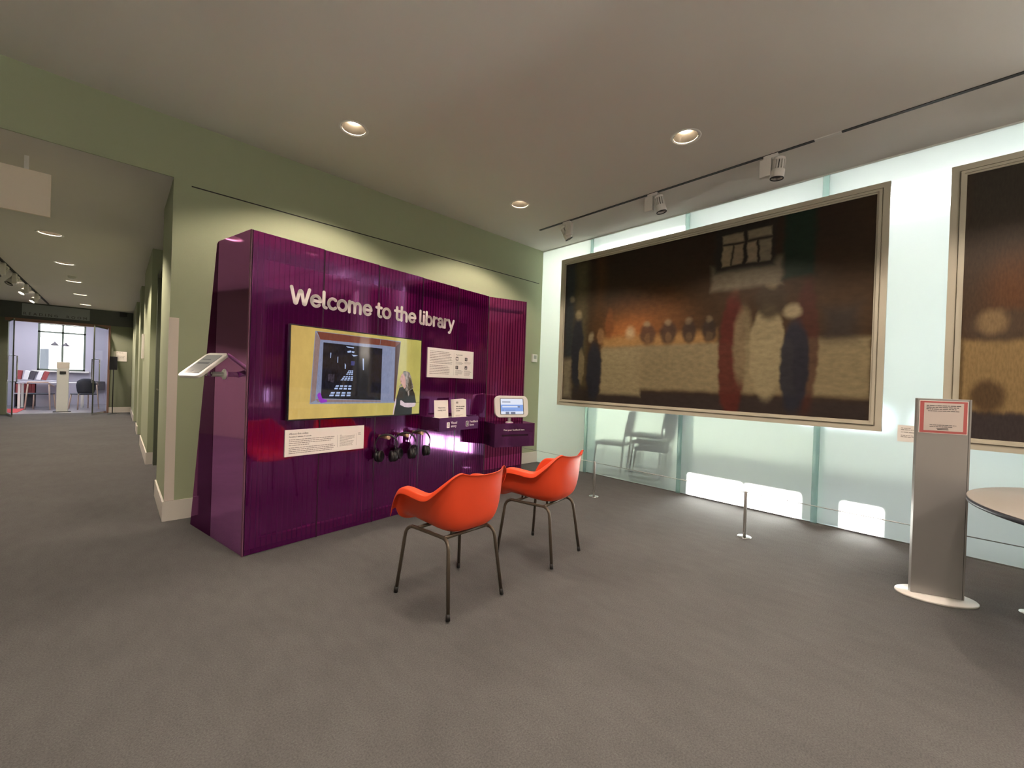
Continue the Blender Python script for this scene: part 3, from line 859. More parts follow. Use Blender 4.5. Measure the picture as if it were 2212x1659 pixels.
picture = [
    ('yellow', [(0, 0), (1, 0), (1, 1), (0, 1)]),
    ('mustard', [(0.95, 0.145), (1, 0.15), (1, 0.158), (0.95, 0.153)]),
    ('grey', [(0.147, 0.967), (0.804, 0.96), (0.768, 0.154), (0.126, 0.16)]),
    ('brown', [(0.159, 0.962), (0.626, 0.957), (0.622, 0.882), (0.182, 0.877)]),
    ('brown', [(0.628, 0.957), (0.802, 0.948), (0.758, 0.879), (0.624, 0.882)]),
    ('darkbrown', [(0.756, 0.879), (0.802, 0.948), (0.768, 0.17), (0.757, 0.178)]),
    ('taupe', [(0.150, 0.955), (0.182, 0.877), (0.161, 0.2), (0.132, 0.174)]),
    ('lilac', [(0.182, 0.877), (0.756, 0.876), (0.757, 0.17), (0.162, 0.193)]),
    ('taupe', [(0.162, 0.215), (0.643, 0.186), (0.643, 0.17), (0.18, 0.18)]),
    ('night', [(0.203, 0.849), (0.644, 0.842), (0.643, 0.193), (0.198, 0.221)]),
    ('blue', [(0.40, 0.66), (0.43, 0.66), (0.425, 0.61), (0.40, 0.61)]),
    ('glow', [(0.37, 0.773), (0.398, 0.785), (0.398, 0.762), (0.373, 0.755)]),
    ('glow', [(0.402, 0.778), (0.425, 0.775), (0.42, 0.757), (0.404, 0.760)]),
    ('glow', [(0.403, 0.738), (0.451, 0.730), (0.418, 0.716)]),
    ('glow', [(0.36, 0.83), (0.42, 0.825), (0.418, 0.812), (0.372, 0.815)]),
    ('glow', [(0.252, 0.74), (0.258, 0.74), (0.256, 0.68), (0.252, 0.68)]),
    ('glow', [(0.302, 0.70), (0.307, 0.70), (0.306, 0.63), (0.302, 0.63)]),
    ('glow', [(0.487, 0.70), (0.497, 0.70), (0.50, 0.56), (0.492, 0.56)]),
    ('glow', [(0.355, 0.63), (0.364, 0.61), (0.362, 0.565), (0.356, 0.565)]),
    ('dim', [(0.242, 0.50), (0.285, 0.50), (0.28, 0.40), (0.24, 0.42)]),
]
def panes(q, nx, nz, fx_=0.14, fz_=0.18):
    (a, b_, c, d) = q
    for i in range(nx):
        for j in range(nz):
            def P(u, v_):
                tx = a[0] + (b_[0] - a[0]) * u; tz = a[1] + (b_[1] - a[1]) * u
                bx = d[0] + (c[0] - d[0]) * u; bz = d[1] + (c[1] - d[1]) * u
                return (tx + (bx - tx) * v_, tz + (bz - tz) * v_)
            u0, u1 = (i + fx_) / nx, (i + 1 - fx_) / nx; v0, v1 = (j + fz_) / nz, (j + 1 - fz_) / nz
            picture.append(('glow', [P(u0, v0), P(u1, v0), P(u1, v1), P(u0, v1)]))
panes([(0.295, 0.377), (0.413, 0.377), (0.412, 0.317), (0.279, 0.320)], 4, 2)
panes([(0.262, 0.299), (0.41, 0.299), (0.409, 0.239), (0.244, 0.241)], 4, 2)
panes([(0.349, 0.482), (0.42, 0.485), (0.419, 0.426), (0.323, 0.426)], 4, 3)
panes([(0.384, 0.552), (0.419, 0.553), (0.417, 0.493), (0.362, 0.495)], 3, 3)
picture += [
    ('purple', [(0.172, 0.262), (0.184, 0.288), (0.194, 0.284), (0.206, 0.222), (0.24, 0.202), (0.236, 0.178), (0.199, 0.171), (0.184, 0.20)]),
    ('skin', [(0.829, 0.41), (0.855, 0.43), (0.870, 0.346), (0.836, 0.346)]),
    ('black', [(0.804, 0.354), (0.836, 0.366), (0.850, 0.335), (0.862, 0.366), (0.922, 0.357), (0.948, 0.276), (0.966, 0.147), (0.928, 0.105), (0.927, 0.0), (0.761, 0.0), (0.779, 0.219)]),
    ('skin', [(0.834, 0.546), (0.855, 0.52), (0.861, 0.426), (0.843, 0.392), (0.822, 0.398), (0.812, 0.424), (0.808, 0.448), (0.803, 0.470), (0.811, 0.488), (0.816, 0.52)]),
    ('hair', [(0.830, 0.552), (0.846, 0.570), (0.868, 0.572), (0.893, 0.555), (0.908, 0.50), (0.920, 0.43), (0.936, 0.365), (0.926, 0.335), (0.905, 0.32), (0.885, 0.29), (0.872, 0.34), (0.860, 0.40), (0.857, 0.45), (0.852, 0.50), (0.838, 0.528)]),
    ('hairdark', [(0.888, 0.50), (0.905, 0.48), (0.916, 0.42), (0.930, 0.362), (0.905, 0.325), (0.888, 0.30), (0.884, 0.40)]),
    ('hair', [(0.795, 0.36), (0.812, 0.40), (0.826, 0.40), (0.822, 0.372)]),
    ('hairdark', [(0.818, 0.497), (0.828, 0.500), (0.828, 0.493), (0.819, 0.491)]),
    ('darkbrown', [(0.811, 0.440), (0.824, 0.443), (0.823, 0.437), (0.812, 0.434)]),
    ('hair', [(0.880, 0.30), (0.892, 0.315), (0.898, 0.26), (0.888, 0.235)]),
    ('hair', [(0.862, 0.37), (0.874, 0.36), (0.870, 0.30), (0.860, 0.32)]),
    ('hairdark', [(0.828, 0.560), (0.842, 0.572), (0.856, 0.574), (0.842, 0.556)]),
    ('arm', [(0.814, 0.185), (0.828, 0.186), (0.855, 0.152), (0.962, 0.149), (0.958, 0.115), (0.945, 0.098), (0.892, 0.089), (0.855, 0.098), (0.815, 0.127)]),
    ('arm', [(0.772, 0.215), (0.778, 0.205), (0.777, 0.153), (0.757, 0.0), (0.750, 0.0), (0.757, 0.09)]),
]
order = list(SC)
pm = MB()
for i, (k, poly) in enumerate(picture):
    yy = -0.0585 - 0.00004 * i
    vs = [(p[0] * TW, yy, p[1] * TH) for p in poly]
    pm.add(vs, [tuple(range(len(vs)))], order.index(k))
me = bpy.data.meshes.new('screen'); me.from_pydata(pm.v, [], pm.f)
for k in order: me.materials.append(SC[k])
me.polygons.foreach_set('material_index', pm.mi)
so_ = bpy.data.objects.new('screen', me); COL.objects.link(so_); so_.parent = tv
so_['label'] = 'lit screen showing a gallery video with a woman in black'
# every polygon of the still faces the room
bmm = bmesh.new(); bmm.from_mesh(me)
for f in bmm.faces:
    f.normal_update()
    if f.normal.y > 0: f.normal_flip()
bmm.to_mesh(me); bmm.free()

# ------------------------------------------------------------------ info boards on the display
ib = thing('info_board', 'wide white text panel headed About this video, under the television', 'sign', dloc(0.247, -0.001, 0.664), DROT)
MB().box(0, 0.643, -0.012, 0, 0.0, 0.2).build('board', PAPER, ib, bevel=0.001)
text_part('About this video', 0.021, 0.028, 0.163, -0.0123, INK, ib)
text_part('Duration: 2 minutes, 31 seconds', 0.0125, 0.028, 0.143, -0.0123, INK, ib, bold=0.0002)
lm = MB()
textlines(lm, 0.028, 0.385, 0.125, 3, 0.0135, 0.0048, -0.0122, [1.0, 0.96, 0.92])
textlines(lm, 0.028, 0.385, 0.083, 1, 0.0135, 0.0048, -0.0122, [0.42])
textlines(lm, 0.028, 0.385, 0.064, 4, 0.0135, 0.0048, -0.0122, [0.97, 1.0, 0.97, 0.93])
textlines(lm, 0.425, 0.560, 0.130, 11, 0.0088, 0.003, -0.0122, [0.15, 1, 0.95, 0.98, 0.8, 0.55, 0.95, 0.9, 0.85, 0.8, 0.88])
textlines(lm, 0.588, 0.618, 0.138, 3, 0.0075, 0.003, -0.0122, [0.8, 0.7, 0.9])
lm.box(0.405, 0.4065, -0.0124, -0.012, 0.035, 0.135).box(0.573, 0.5742, -0.0124, -0.012, 0.035, 0.135)
lm.build('small_print', INKGREY, ib)['kind'] = 'stuff'

gs = thing('info_board', 'white text panel headed To get started with four small icons', 'sign', dloc(1.556, -0.001, 1.297), DROT)
MB().box(0, 0.642, -0.012, 0, 0, 0.296).build('board', PAPER, gs, bevel=0.001)
text_part('To get started', 0.0165, 0.375, 0.243, -0.0123, INK, gs)
lm = MB()
textlines(lm, 0.028, 0.325, 0.262, 8, 0.0165, 0.0055, -0.0122, [0.85, 0.93, 0.88, 0.97, 0.97, 1, 1, 1])
textlines(lm, 0.028, 0.325, 0.122, 6, 0.0165, 0.0055, -0.0122, [0.82, 0.88, 0.88, 0.9, 0.88, 0.85])
textlines(lm, 0.375, 0.485, 0.172, 3, 0.0115, 0.0038, -0.0122, [0.8, 1, 0.85])
textlines(lm, 0.505, 0.600, 0.172, 2, 0.0115, 0.0038, -0.0122, [1, 0.9])
textlines(lm, 0.375, 0.485, 0.082, 5, 0.0115, 0.0038, -0.0122, [0.8, 1, 0.9, 0.9, 0.35])
textlines(lm, 0.505, 0.610, 0.082, 5, 0.0115, 0.0038, -0.0122, [0.9, 1, 0.9, 0.85, 0.75])
lm.box(0.350, 0.3512, -0.0124, -0.012, 0.03, 0.265)
lm.build('small_print', INKGREY, gs)['kind'] = 'stuff'
icons = [(0.376, 0.188), (0.510, 0.188), (0.376, 0.096), (0.510, 0.096)]
for q, (ix, iz) in enumerate(icons):
    im = MB(); im.prism(rrect(ix, ix + 0.037, iz, iz + 0.037, 0.006, 4), XZ, -0.0128, -0.012, 0)
    y0, y1 = -0.0132, -0.0128
    if q == 0:
        im.prism(rrect(ix + 0.005, ix + 0.032, iz + 0.008, iz + 0.029, 0.002, 3), XZ, y0, y1, 1)
        im.box(ix + 0.014, ix + 0.023, y0 - 0.0004, y0, iz + 0.017, iz + 0.020, 0).box(ix + 0.017, ix + 0.020, y0 - 0.0004, y0, iz + 0.014, iz + 0.023, 0)
    elif q == 1:
        im.prism([(ix + 0.018 + 0.009 * cos(a * pi / 8), iz + 0.021 + 0.009 * sin(a * pi / 8)) for a in range(16)], XZ, y0, y1, 1)
        im.prism([(ix + 0.018 + 0.005 * cos(a * pi / 8), iz + 0.021 + 0.005 * sin(a * pi / 8)) for a in range(16)], XZ, y0 - 0.0004, y0, 0)
        im.prism([(ix + 0.022, iz + 0.012), (ix + 0.026, iz + 0.006), (ix + 0.029, iz + 0.008), (ix + 0.025, iz + 0.014)], XZ, y0, y1, 1)
    elif q == 2:
        im.prism(rrect(ix + 0.013, ix + 0.024, iz + 0.006, iz + 0.031, 0.005, 4), XZ, y0, y1, 1)
        im.prism(rrect(ix + 0.016, ix + 0.021, iz + 0.012, iz + 0.027, 0.002, 3), XZ, y0 - 0.0004, y0, 0)
    else:
        for k in range(3): im.box(ix + 0.010 + 0.006 * k, ix + 0.014 + 0.006 * k, y0, y1, iz + 0.008, iz + 0.020 + 0.003 * k, 1)
        im.box(ix + 0.008, ix + 0.029, y0, y1, iz + 0.005, iz + 0.007, 1)
    im.build('icon', [INK, PAPER], gs)

# ------------------------------------------------------------------ leaflet tray
ty = thing('leaflet_tray', 'shallow violet acrylic tray fixed to the purple display, marked visual story', 'tray', dloc(1.515, -0.001, 0.785), DROT)
TD = 0.26; TL = 0.53
MB().box(0, TL, -TD, -TD + 0.006, 0, 0.128).build('front', PURPLEBOX, ty)
MB().box(0, 0.006, -TD + 0.006, 0, 0, 0.128).build('side', PURPLEBOX, ty)
MB().box(TL - 0.006, TL, -TD + 0.006, 0, 0, 0.128).build('side', PURPLEBOX, ty)
MB().box(0.006, TL - 0.006, -TD + 0.006, 0, 0.0, 0.006).build('base', PURPLEBOX, ty)
MB().box(0.008, TL - 0.008, -TD + 0.008, -0.002, 0.105, 0.111).build('shelf', PAPER, ty)
MB().box(TL / 2 - 0.003, TL / 2 + 0.003, -TD + 0.006, -0.002, 0.006, 0.104).build('divider', PURPLEBOX, ty)
text_part('Visual', 0.034, 0.150, 0.066, -TD - 0.0006, VINYL, ty)
text_part('story', 0.034, 0.150, 0.034, -TD - 0.0006, VINYL, ty)
text_part('Feedback', 0.032, 0.405, 0.066, -TD - 0.0006, VINYL, ty)
text_part('form', 0.032, 0.405, 0.034, -TD - 0.0006, VINYL, ty)
ic = MB()
ic.prism(rrect(0.096, 0.132, 0.030, 0.084, 0.004, 3), XZ, -TD - 0.0008, -TD, 0)
for k in range(3): ic.prism([(0.104, 0.044 + 0.012 * k), (0.114, 0.050 + 0.012 * k), (0.124, 0.044 + 0.012 * k), (0.124, 0.040 + 0.012 * k), (0.114, 0.046 + 0.012 * k), (0.104, 0.040 + 0.012 * k)], XZ, -TD - 0.0014, -TD - 0.0008, 1)
ic.build('story_icon', [VINYL, PURPLEDARK], ty)
ic = MB()
ic.prism(rrect(0.352, 0.388, 0.030, 0.084, 0.004, 3), XZ, -TD - 0.0008, -TD, 0)
ic.prism(rrect(0.357, 0.383, 0.035, 0.079, 0.003, 3), XZ, -TD - 0.0014, -TD - 0.0008, 1)
for k in range(3): ic.box(0.366, 0.378, -TD - 0.002, -TD - 0.0014, 0.044 + 0.010 * k, 0.048 + 0.010 * k, 0)
ic.build('form_icon', [VINYL, PURPLEDARK], ty)
# leaflets standing in it
def leaflet(x, y, w, h, lab, nsheet, lines, lean):
    t = thing('leaflet', lab, 'leaflet', dloc(x, y, 0.898), DROT)
    for k in range(nsheet):
        mb = MB(Matrix.Translation((0.004 * k * (nsheet > 1) * -1, 0.006 * k, 0)) @ Matrix.Rotation(radians(-lean - 0.6 * k), 4, 'X') @ Matrix.Rotation(radians(-0.8 * k), 4, 'Y'))
        mb.box(0, w, -0.0012, 0.0012, 0, h)
        mb.build('sheet', PAPER, t)
    return t
l1 = leaflet(1.545, -0.155, 0.178, 0.178, 'white card reading visual story coming soon, standing in the tray', 1, None, 4)
for i, s_ in enumerate(('Visual story', 'coming soon')):
    o = text_part(s_, 0.020, 0.094, 0.098 - 0.024 * i, -0.0018, INK, l1, align='CENTER'); o.rotation_euler = (radians(-4), 0, 0)
l2 = leaflet(1.815, -0.140, 0.172, 0.182, 'stack of white feedback forms standing in the right of the tray', 4, None, 3)
for i, s_ in enumerate(('What do you think', 'about the library', 'services?')):
    o = text_part(s_, 0.0155, 0.028, 0.104 - 0.021 * i, -0.0018, INK, l2, bold=0.0002); o.rotation_euler = (radians(-3), 0, 0)
o = MB().prism(rrect(0.028, 0.058, 0.140, 0.160, 0.004, 3), XZ, -0.0022, -0.0012).build('emblem', INKGREY, l2); o.rotation_euler = (radians(-3), 0, 0)
lm = MB(); textlines(lm, 0.02, 0.13, 0.022, 2, 0.010, 0.003, -0.0014, [0.9, 0.6]); o = lm.build('small_print', INKGREY, l2); o['kind'] = 'stuff'; o.rotation_euler = (radians(-3), 0, 0)

# ------------------------------------------------------------------ feedback box and tablet on the end panel
Em = Dm @ em
def eloc(x, y, z): return tuple(Em @ Vector((x, y, z)))
ER = DROT + EROT
fb_ = thing('feedback_box', 'violet acrylic posting box marked Post your feedback here', 'box', eloc(-0.02, -0.002, 0.556), ER)
BW, BD, BH = 0.505, 0.295, 0.250
MB().box(0, BW, -BD, -BD + 0.008, 0, 0.118).box(0, BW, -BD, -BD + 0.008, 0.136, BH).box(0, 0.085, -BD, -BD + 0.008, 0.118, 0.136).box(0.42, BW, -BD, -BD + 0.008, 0.118, 0.136).build('front', PURPLEBOX, fb_)
MB().box(0, 0.008, -BD + 0.008, 0, 0, BH).build('side', PURPLEBOX, fb_)
MB().box(BW - 0.008, BW, -BD + 0.008, 0, 0, BH).build('side', PURPLEBOX, fb_)
MB().box(0.008, BW - 0.008, -BD + 0.008, 0, 0, 0.008).build('base', PURPLEBOX, fb_)
MB().box(0.0, BW, -BD, 0, BH, BH + 0.008).build('lid', PURPLEBOX, fb_)
MB().box(0.085, 0.42, -BD + 0.006, -BD + 0.012, 0.118, 0.136).build('posting_slot', PURPLEDARK, fb_)
MB().box(BW - 0.0085, BW + 0.0006, -BD - 0.0008, -BD + 0.003, 0, BH).build('polished_edge', EDGEP, fb_)
text_part('Post your feedback here', 0.0265, 0.107, 0.180, -BD - 0.0008, VINYL, fb_)

ts = thing('tablet_stand', 'tablet in a rounded white surround on a short stem, on the feedback box', 'tablet', eloc(0.215, -0.18, 0.556 + BH + 0.0085), ER)
MB().lathe([(0.045, 0.0), (0.045, 0.004), (0.036, 0.009), (0.022, 0.012)], 28).build('foot', WHITEMETAL, ts)
MB().tube([(0, 0, 0.010), (0, 0, 0.05), (0, 0.02, 0.085), (0, 0.02, 0.11)], 0.019, 16).build('stem', WHITEMETAL, ts)
tm = Matrix.Translation((0.02, -0.005, 0.182)) @ Matrix.Rotation(radians(-9), 4, 'X')
sur = MB(tm); sur.prism(rrect(-0.213, 0.213, -0.124, 0.124, 0.062, 10), XZ, -0.012, 0.022, 0, True); sur.build('surround', WHITEMETAL, ts, bevel=0.006, seg=3)
SCRB = emit('tablet_white', srgb(232, 236, 250), 0.8)
SCRC = emit('tablet_blue', srgb(140, 170, 232), 0.8)
SCRD = emit('tablet_grey', srgb(118, 122, 140), 1.0)
sc_ = MB(tm)
sc_.box(-0.150, 0.150, -0.0132, -0.0122, -0.090, 0.090, 3)
sc_.box(-0.143, 0.143, -0.0136, -0.0132, -0.086, 0.086, 0)
sc_.box(-0.143, 0.143, -0.0138, -0.0136, -0.055, 0.020, 1)
sc_.box(-0.125, 0.07, -0.0140, -0.0138, -0.010, 0.004, 0)
sc_.box(0.075, 0.100, -0.0140, -0.0138, -0.012, 0.004, 2)
sc_.box(-0.125, -0.02, -0.0138, -0.0136, 0.045, 0.056, 2)
sc_.box(-0.125, -0.105, -0.0140, -0.0138, -0.045, -0.038, 2).box(-0.09, 0.04, -0.0140, -0.0138, -0.044, -0.040, 2)
sc_.box(-0.085, -0.04, -0.0138, -0.0136, -0.086, -0.060, 2).box(-0.02, 0.04, -0.0138, -0.0136, -0.086, -0.062, 2)
sc_.build('screen', [SCRB, SCRC, SCRD, BLACK], ts)

# tablet on an arm at the display's left side
tl = thing('wall_tablet', 'white cased tablet tilted on an arm from the left side of the purple display', 'tablet', (0.585, 3.708, 1.262), math.atan2(-0.982, 0.188) if 0 else 0)
nout = Vector((-0.982, -0.188, 0)); along = Vector((-0.188, 0.982, 0))
MB().lathe([(0.040, 0.002), (0.040, 0.012), (0.034, 0.016)], 28, (0, 0, 0), nout).build('mount_plate', WHITEMETAL, tl)
p1 = nout * 0.012; p2 = nout * 0.10 + Vector((0, 0, -0.002)); p3 = nout * 0.145 + Vector((0, 0, 0.015))
MB().tube([p1, nout * 0.06, p2], 0.018, 16).build('arm', WHITEMETAL, tl)
MB().tube([p2 - nout * 0.01, p3], 0.022, 16).build('knuckle', CHROME, tl)
tilt = radians(38.4)
ang2 = radians(18.84)
nt_ = Vector((nout.x * cos(ang2) - nout.y * sin(ang2), nout.x * sin(ang2) + nout.y * cos(ang2), 0))
vx = Vector((-nt_.y, nt_.x, 0))                                   # tablet right
vz = (-nt_ * cos(tilt) + Vector((0, 0, sin(tilt)))).normalized()    # tablet up
if vx.dot(-along) < 0: vx = -vx
vy = vz.cross(vx)
tm2 = Matrix((vx, vy, vz)).transposed().to_4x4(); tm2.translation = nout * 0.138 + Vector((0, 0, 0.062))
t2 = MB(tm2); t2.prism(rrect(-0.105, 0.105, -0.142, 0.142, 0.036, 8), XZ, -0.010, 0.012, 0, True); t2.build('case', WHITEMETAL, tl, bevel=0.005, seg=3)
SCRG = pbr('tablet_glass_grey', (0.16, 0.16, 0.15, 1), 0.12, emis=srgb(120, 118, 112), estr=0.6)
SCRG2 = pbr('tablet_glass_dark', (0.08, 0.08, 0.08, 1), 0.12, emis=srgb(84, 84, 84), estr=0.6)
t3 = MB(tm2)
t3.box(-0.076, 0.076, -0.0112, -0.0100, -0.108, 0.108, 1)
t3.box(-0.072, 0.072, -0.0116, -0.0112, -0.102, 0.102, 0)
t3.box(-0.06, 0.02, -0.0118, -0.0116, 0.05, 0.058, 1).box(-0.06, 0.05, -0.0118, -0.0116, 0.0, 0.02, 1).box(-0.06, 0.0, -0.0118, -0.0116, -0.1, -0.075, 1)
t3.build('screen', [SCRG, SCRG2], tl)

# ------------------------------------------------------------------ headphones on the pegs
def headphones(px, pz, turn, label):
    t = thing('headphones', label, 'headphones', dloc(px, -0.108, pz + 0.017), DROT + radians(turn), 'headphones hanging on pegs')
    bd = MB(); n = 22; vs = []; fs = []
    R = 0.083
    t.scale = (1.1, 1.1, 1.1)
    for i in range(n + 1):                     # padded band, flat section
        a = radians(-20 + 220 * i / n)
        cx, cz = R * cos(a), -R + R * sin(a) * 1.02
        th = 0.005 + 0.005 * max(0, sin(a))
        for (dr, dy) in ((-th * 0.2, -0.014), (th, -0.012), (th, 0.012), (-th * 0.2, 0.014)):
            vs.append((cx + dr * cos(a), dy, cz + dr * sin(a) + 0.003))
    for i in range(n):
        for j in range(4):
            fs.append((i * 4 + j, i * 4 + (j + 1) % 4, (i + 1) * 4 + (j + 1) % 4, (i + 1) * 4 + j))
    fs += [(3, 2, 1, 0), tuple(n * 4 + j for j in range(4))]
    bd.add(vs, fs, 0, True); bd.build('headband', BLACK, t)
    for s in (-1, 1):
        MB().tube([(s * 0.079, 0, -0.105), (s * 0.080, 0.0, -0.14), (s * 0.074, 0, -0.165)], 0.006, 8).build('yoke', BLACK, t)
        ax = (-s, -0.35 * s * s, 0.06)
        MB().lathe([(0.0, -0.022), (0.030, -0.022), (0.041, -0.014), (0.044, 0.0), (0.044, 0.006), (0.040, 0.008), (0.040, 0.011), (0.046, 0.015), (0.046, 0.028), (0.038, 0.036), (0.024, 0.032), (0.0, 0.028)], 28, (s * 0.062, 0.0, -0.165), ax).build('ear_cup', BLACK, t)
    MB().tube([(-0.06, -0.01, -0.208), (-0.058, -0.012, -0.222)], 0.005, 8).build('cable_plug', BLACK, t)
    return t
headphones(PEG[0][0], PEG[0][1], -40, 'black over-ear headphones on the left peg, nearest the text panel')
headphones(PEG[1][0], PEG[1][1], -42, 'black over-ear headphones on the middle of the three pegs')
headphones(PEG[2][0], PEG[2][1], -44, 'black over-ear headphones on the right peg, nearest the leaflet tray')

# ------------------------------------------------------------------ orange armchairs
HALF = [  # rows from the front edge up to the top of the back; each point (x, y, z), x >= 0
 [(0, .262, .412), (.08, .262, .413), (.15, .258, .420), (.200, .252, .438), (.232, .244, .468), (.252, .234, .512), (.280, .226, .506), (.294, .222, .452)],
 [(0, .243, .438), (.08, .243, .438), (.15, .240, .443), (.205, .234, .466), (.234, .224, .510), (.250, .208, .578), (.286, .202, .572), (.297, .204, .530)],
 [(0, .200, .450), (.08, .200, .449), (.15, .198, .452), (.210, .192, .482), (.236, .184, .552), (.247, .166, .640), (.288, .162, .635), (.301, .166, .600)],
 [(0, .13, .450), (.08, .13, .448), (.15, .13, .450), (.210, .128, .484), (.235, .124, .574), (.243, .122, .668), (.289, .118, .664), (.303, .120, .632)],
 [(0, .04, .442), (.08, .04, .441), (.15, .04, .444), (.207, .04, .482), (.232, .038, .575), (.240, .040, .668), (.289, .036, .663), (.303, .036, .633)],
 [(0, -.06, .434), (.08, -.06, .434), (.148, -.06, .438), (.203, -.058, .480), (.230, -.052, .570), (.238, -.042, .660), (.285, -.050, .652), (.299, -.052, .622)],
 [(0, -.13, .431), (.08, -.13, .432), (.145, -.13, .438), (.197, -.124, .484), (.224, -.112, .576), (.233, -.092, .660), (.274, -.106, .650), (.287, -.110, .622)],
 [(0, -.185, .443), (.08, -.184, .445), (.142, -.180, .456), (.190, -.168, .508), (.216, -.152, .605), (.226, -.130, .690), (.256, -.144, .684), (.267, -.150, .662)],
 [(0, -.222, .480), (.08, -.220, .482), (.138, -.212, .498), (.181, -.197, .550), (.204, -.180, .640), (.214, -.165, .720), (.236, -.178, .716), (.245, -.184, .698)],
 [(0, -.242, .550), (.078, -.239, .553), (.132, -.230, .572), (.171, -.214, .620), (.191, -.202, .690), (.200, -.195, .746), (.215, -.206, .745), (.222, -.211, .732)],
 [(0, -.256, .645), (.074, -.252, .650), (.125, -.242, .668), (.158, -.228, .702), (.176, -.218, .740), (.187, -.213, .765), (.197, -.222, .766), (.203, -.227, .757)],
 [(0, -.268, .728), (.070, -.264, .731), (.116, -.254, .740), (.146, -.241, .754), (.163, -.232, .767), (.173, -.228, .777), (.180, -.235, .779), (.184, -.240, .772)],
 [(0, -.275, .760), (.068, -.271, .762), (.112, -.261, .767), (.139, -.249, .774), (.154, -.241, .780), (.163, -.237, .784), (.168, -.243, .785), (.171, -.248, .780)],
 [(0, -.286, .768), (.067, -.282, .770), (.110, -.272, .774), (.135, -.260, .780), (.147, -.253, .784), (.155, -.249, .787), (.158, -.253, .787), (.160, -.257, .783)],
]
def _tight(row):
    r = list(row)
    def lerp(p, q, t): return tuple(p[i] + (q[i] - p[i]) * t for i in range(3))
    return r[:6] + [lerp(r[5], r[6], 0.28), lerp(r[5], r[6], 0.85), r[6], lerp(r[6], r[7], 0.3), r[7]]
HALF = [_tight(r) for r in HALF]
def make_chair():
    t = thing('armchair', '', 'chair')
    mb = MB(); vs = []; fs = []
    for row in HALF:
        left = [(-a, b_, c) for (a, b_, c) in reversed(row[1:])]
        vs += left + row
    wn = len(HALF[0]) * 2 - 1
    for i in range(len(HALF) - 1):
        for j in range(wn - 1):
            fs.append((i * wn + j, i * wn + j + 1, (i + 1) * wn + j + 1, (i + 1) * wn + j))
    mb.add(vs, fs, 0, True)
    sh = mb.build('shell', ORANGE, t)
    md = sh.modifiers.new('thick', 'SOLIDIFY'); md.thickness = 0.006; md.offset = 0
    md = sh.modifiers.new('sub', 'SUBSURF'); md.levels = 2; md.render_levels = 2
    fr = MB()
    for s in (-1, 1):
        fr.tube([(s * .198, .150, .409), (s * .192, .135, .413), (s * .162, -.12, .408), (s * .160, -.135, .406)], 0.0105, 12)
    fr.tube([(-.180, .10, .414), (.180, .10, .414)], 0.0095, 12)
    fr.tube([(-.163, -.12, .409), (.163, -.12, .409)], 0.0105, 12)
    for (bx, by) in ((-.1, .1), (.1, .1), (-.1, -.115), (.1, -.115)): fr.box(bx - .012, bx + .012, by - .008, by + .008, .416, .434)
    fr.build('seat_frame', LEGMETAL, t)
    def leg(p0, p1, p2, foot):
        # bend from the rail down to the floor
        P0, P1, F = Vector(p0), Vector(p1), Vector(foot)
        path = [P0]
        d = (F - P1).normalized(); e = (P0 - P1).normalized(); r = 0.045
        a = P1 + e * r; b_ = P1 + d * r
        for k in range(9):
            u = k / 8
            path.append(a * (1 - u) ** 2 + P1 * 2 * u * (1 - u) + b_ * u * u)
        path.append(F + (P1 - F).normalized() * 0.02)
        lg = MB().tube(path, 0.0105, 12).build('leg', LEGMETAL, t)
        q = (P1 - F).normalized()
        MB().tube([F + Vector((0, 0, 0.0)), F + q * 0.034], 0.0125, 12).build('foot_cap', RUBBER, lg)
    for s in (-1, 1):
        leg((s * .192, .135, .413), (s * .206, .182, .404), None, (s * .240, .222, .0115))
        leg((s * .162, -.12, .408), (s * .171, -.170, .400), None, (s * .202, -.224, .0115))
    return t
ch1 = make_chair()
ch1.name = 'armchair'
ch2 = copytree(ch1)
ch1.location = (1.471, 1.998, 0); ch1.rotation_euler = (0, 0, radians(3.3))
ch2.location = (2.329, 2.065, 0); ch2.rotation_euler = (0, 0, radians(10.0))
ch1['label'] = 'orange plastic armchair on bronze tube legs, nearer one, facing the television'
ch2['label'] = 'orange plastic armchair on bronze tube legs, farther one, nearer the glass wall'
for c_ in (ch1, ch2): c_['group'] = 'orange armchairs facing the display'

# ------------------------------------------------------------------ low barrier before the paintings
PY = [2.727, 1.156, -0.41]
def post(y, lab):
    t = thing('barrier_post', lab, 'post', (3.97, y, 0), 0, 'low barrier posts before the paintings')
    MB().lathe([(0.055, 0.0), (0.055, 0.003), (0.050, 0.006), (0.014, 0.008)], 32).build('base_disc', CHROME, t)
    MB().lathe([(0.0125, 0.006), (0.0125, 0.392), (0.010, 0.398), (0.0, 0.400)], 20).build('shaft', STEEL, t)
    return t
post(PY[0], 'short steel barrier post standing behind the far orange chair')
post(PY[1], 'short steel barrier post standing below the middle of the large painting')
post(PY[2], 'short steel barrier post at the right edge, only its disc foot in view')
wl = MB().tube([(3.97, YW - 0.002, 0.400), (3.97, PY[0], 0.388)], 0.0036, 6)
wl.tube([(3.97, PY[0], 0.388), (3.97, (PY[0] + PY[1]) / 2, 0.386), (3.97, PY[1], 0.388)], 0.0036, 6)
wl.tube([(3.97, PY[1], 0.388), (3.97, (PY[1] + PY[2]) / 2, 0.386), (3.97, PY[2], 0.388)], 0.0036, 6)
wl.tube([(3.97, PY[2], 0.388), (3.97, -4.0, 0.388)], 0.0036, 6)
tag(wl.build('barrier_wire', STEEL), 'thin grey barrier wire strung between the low steel posts', 'wire')

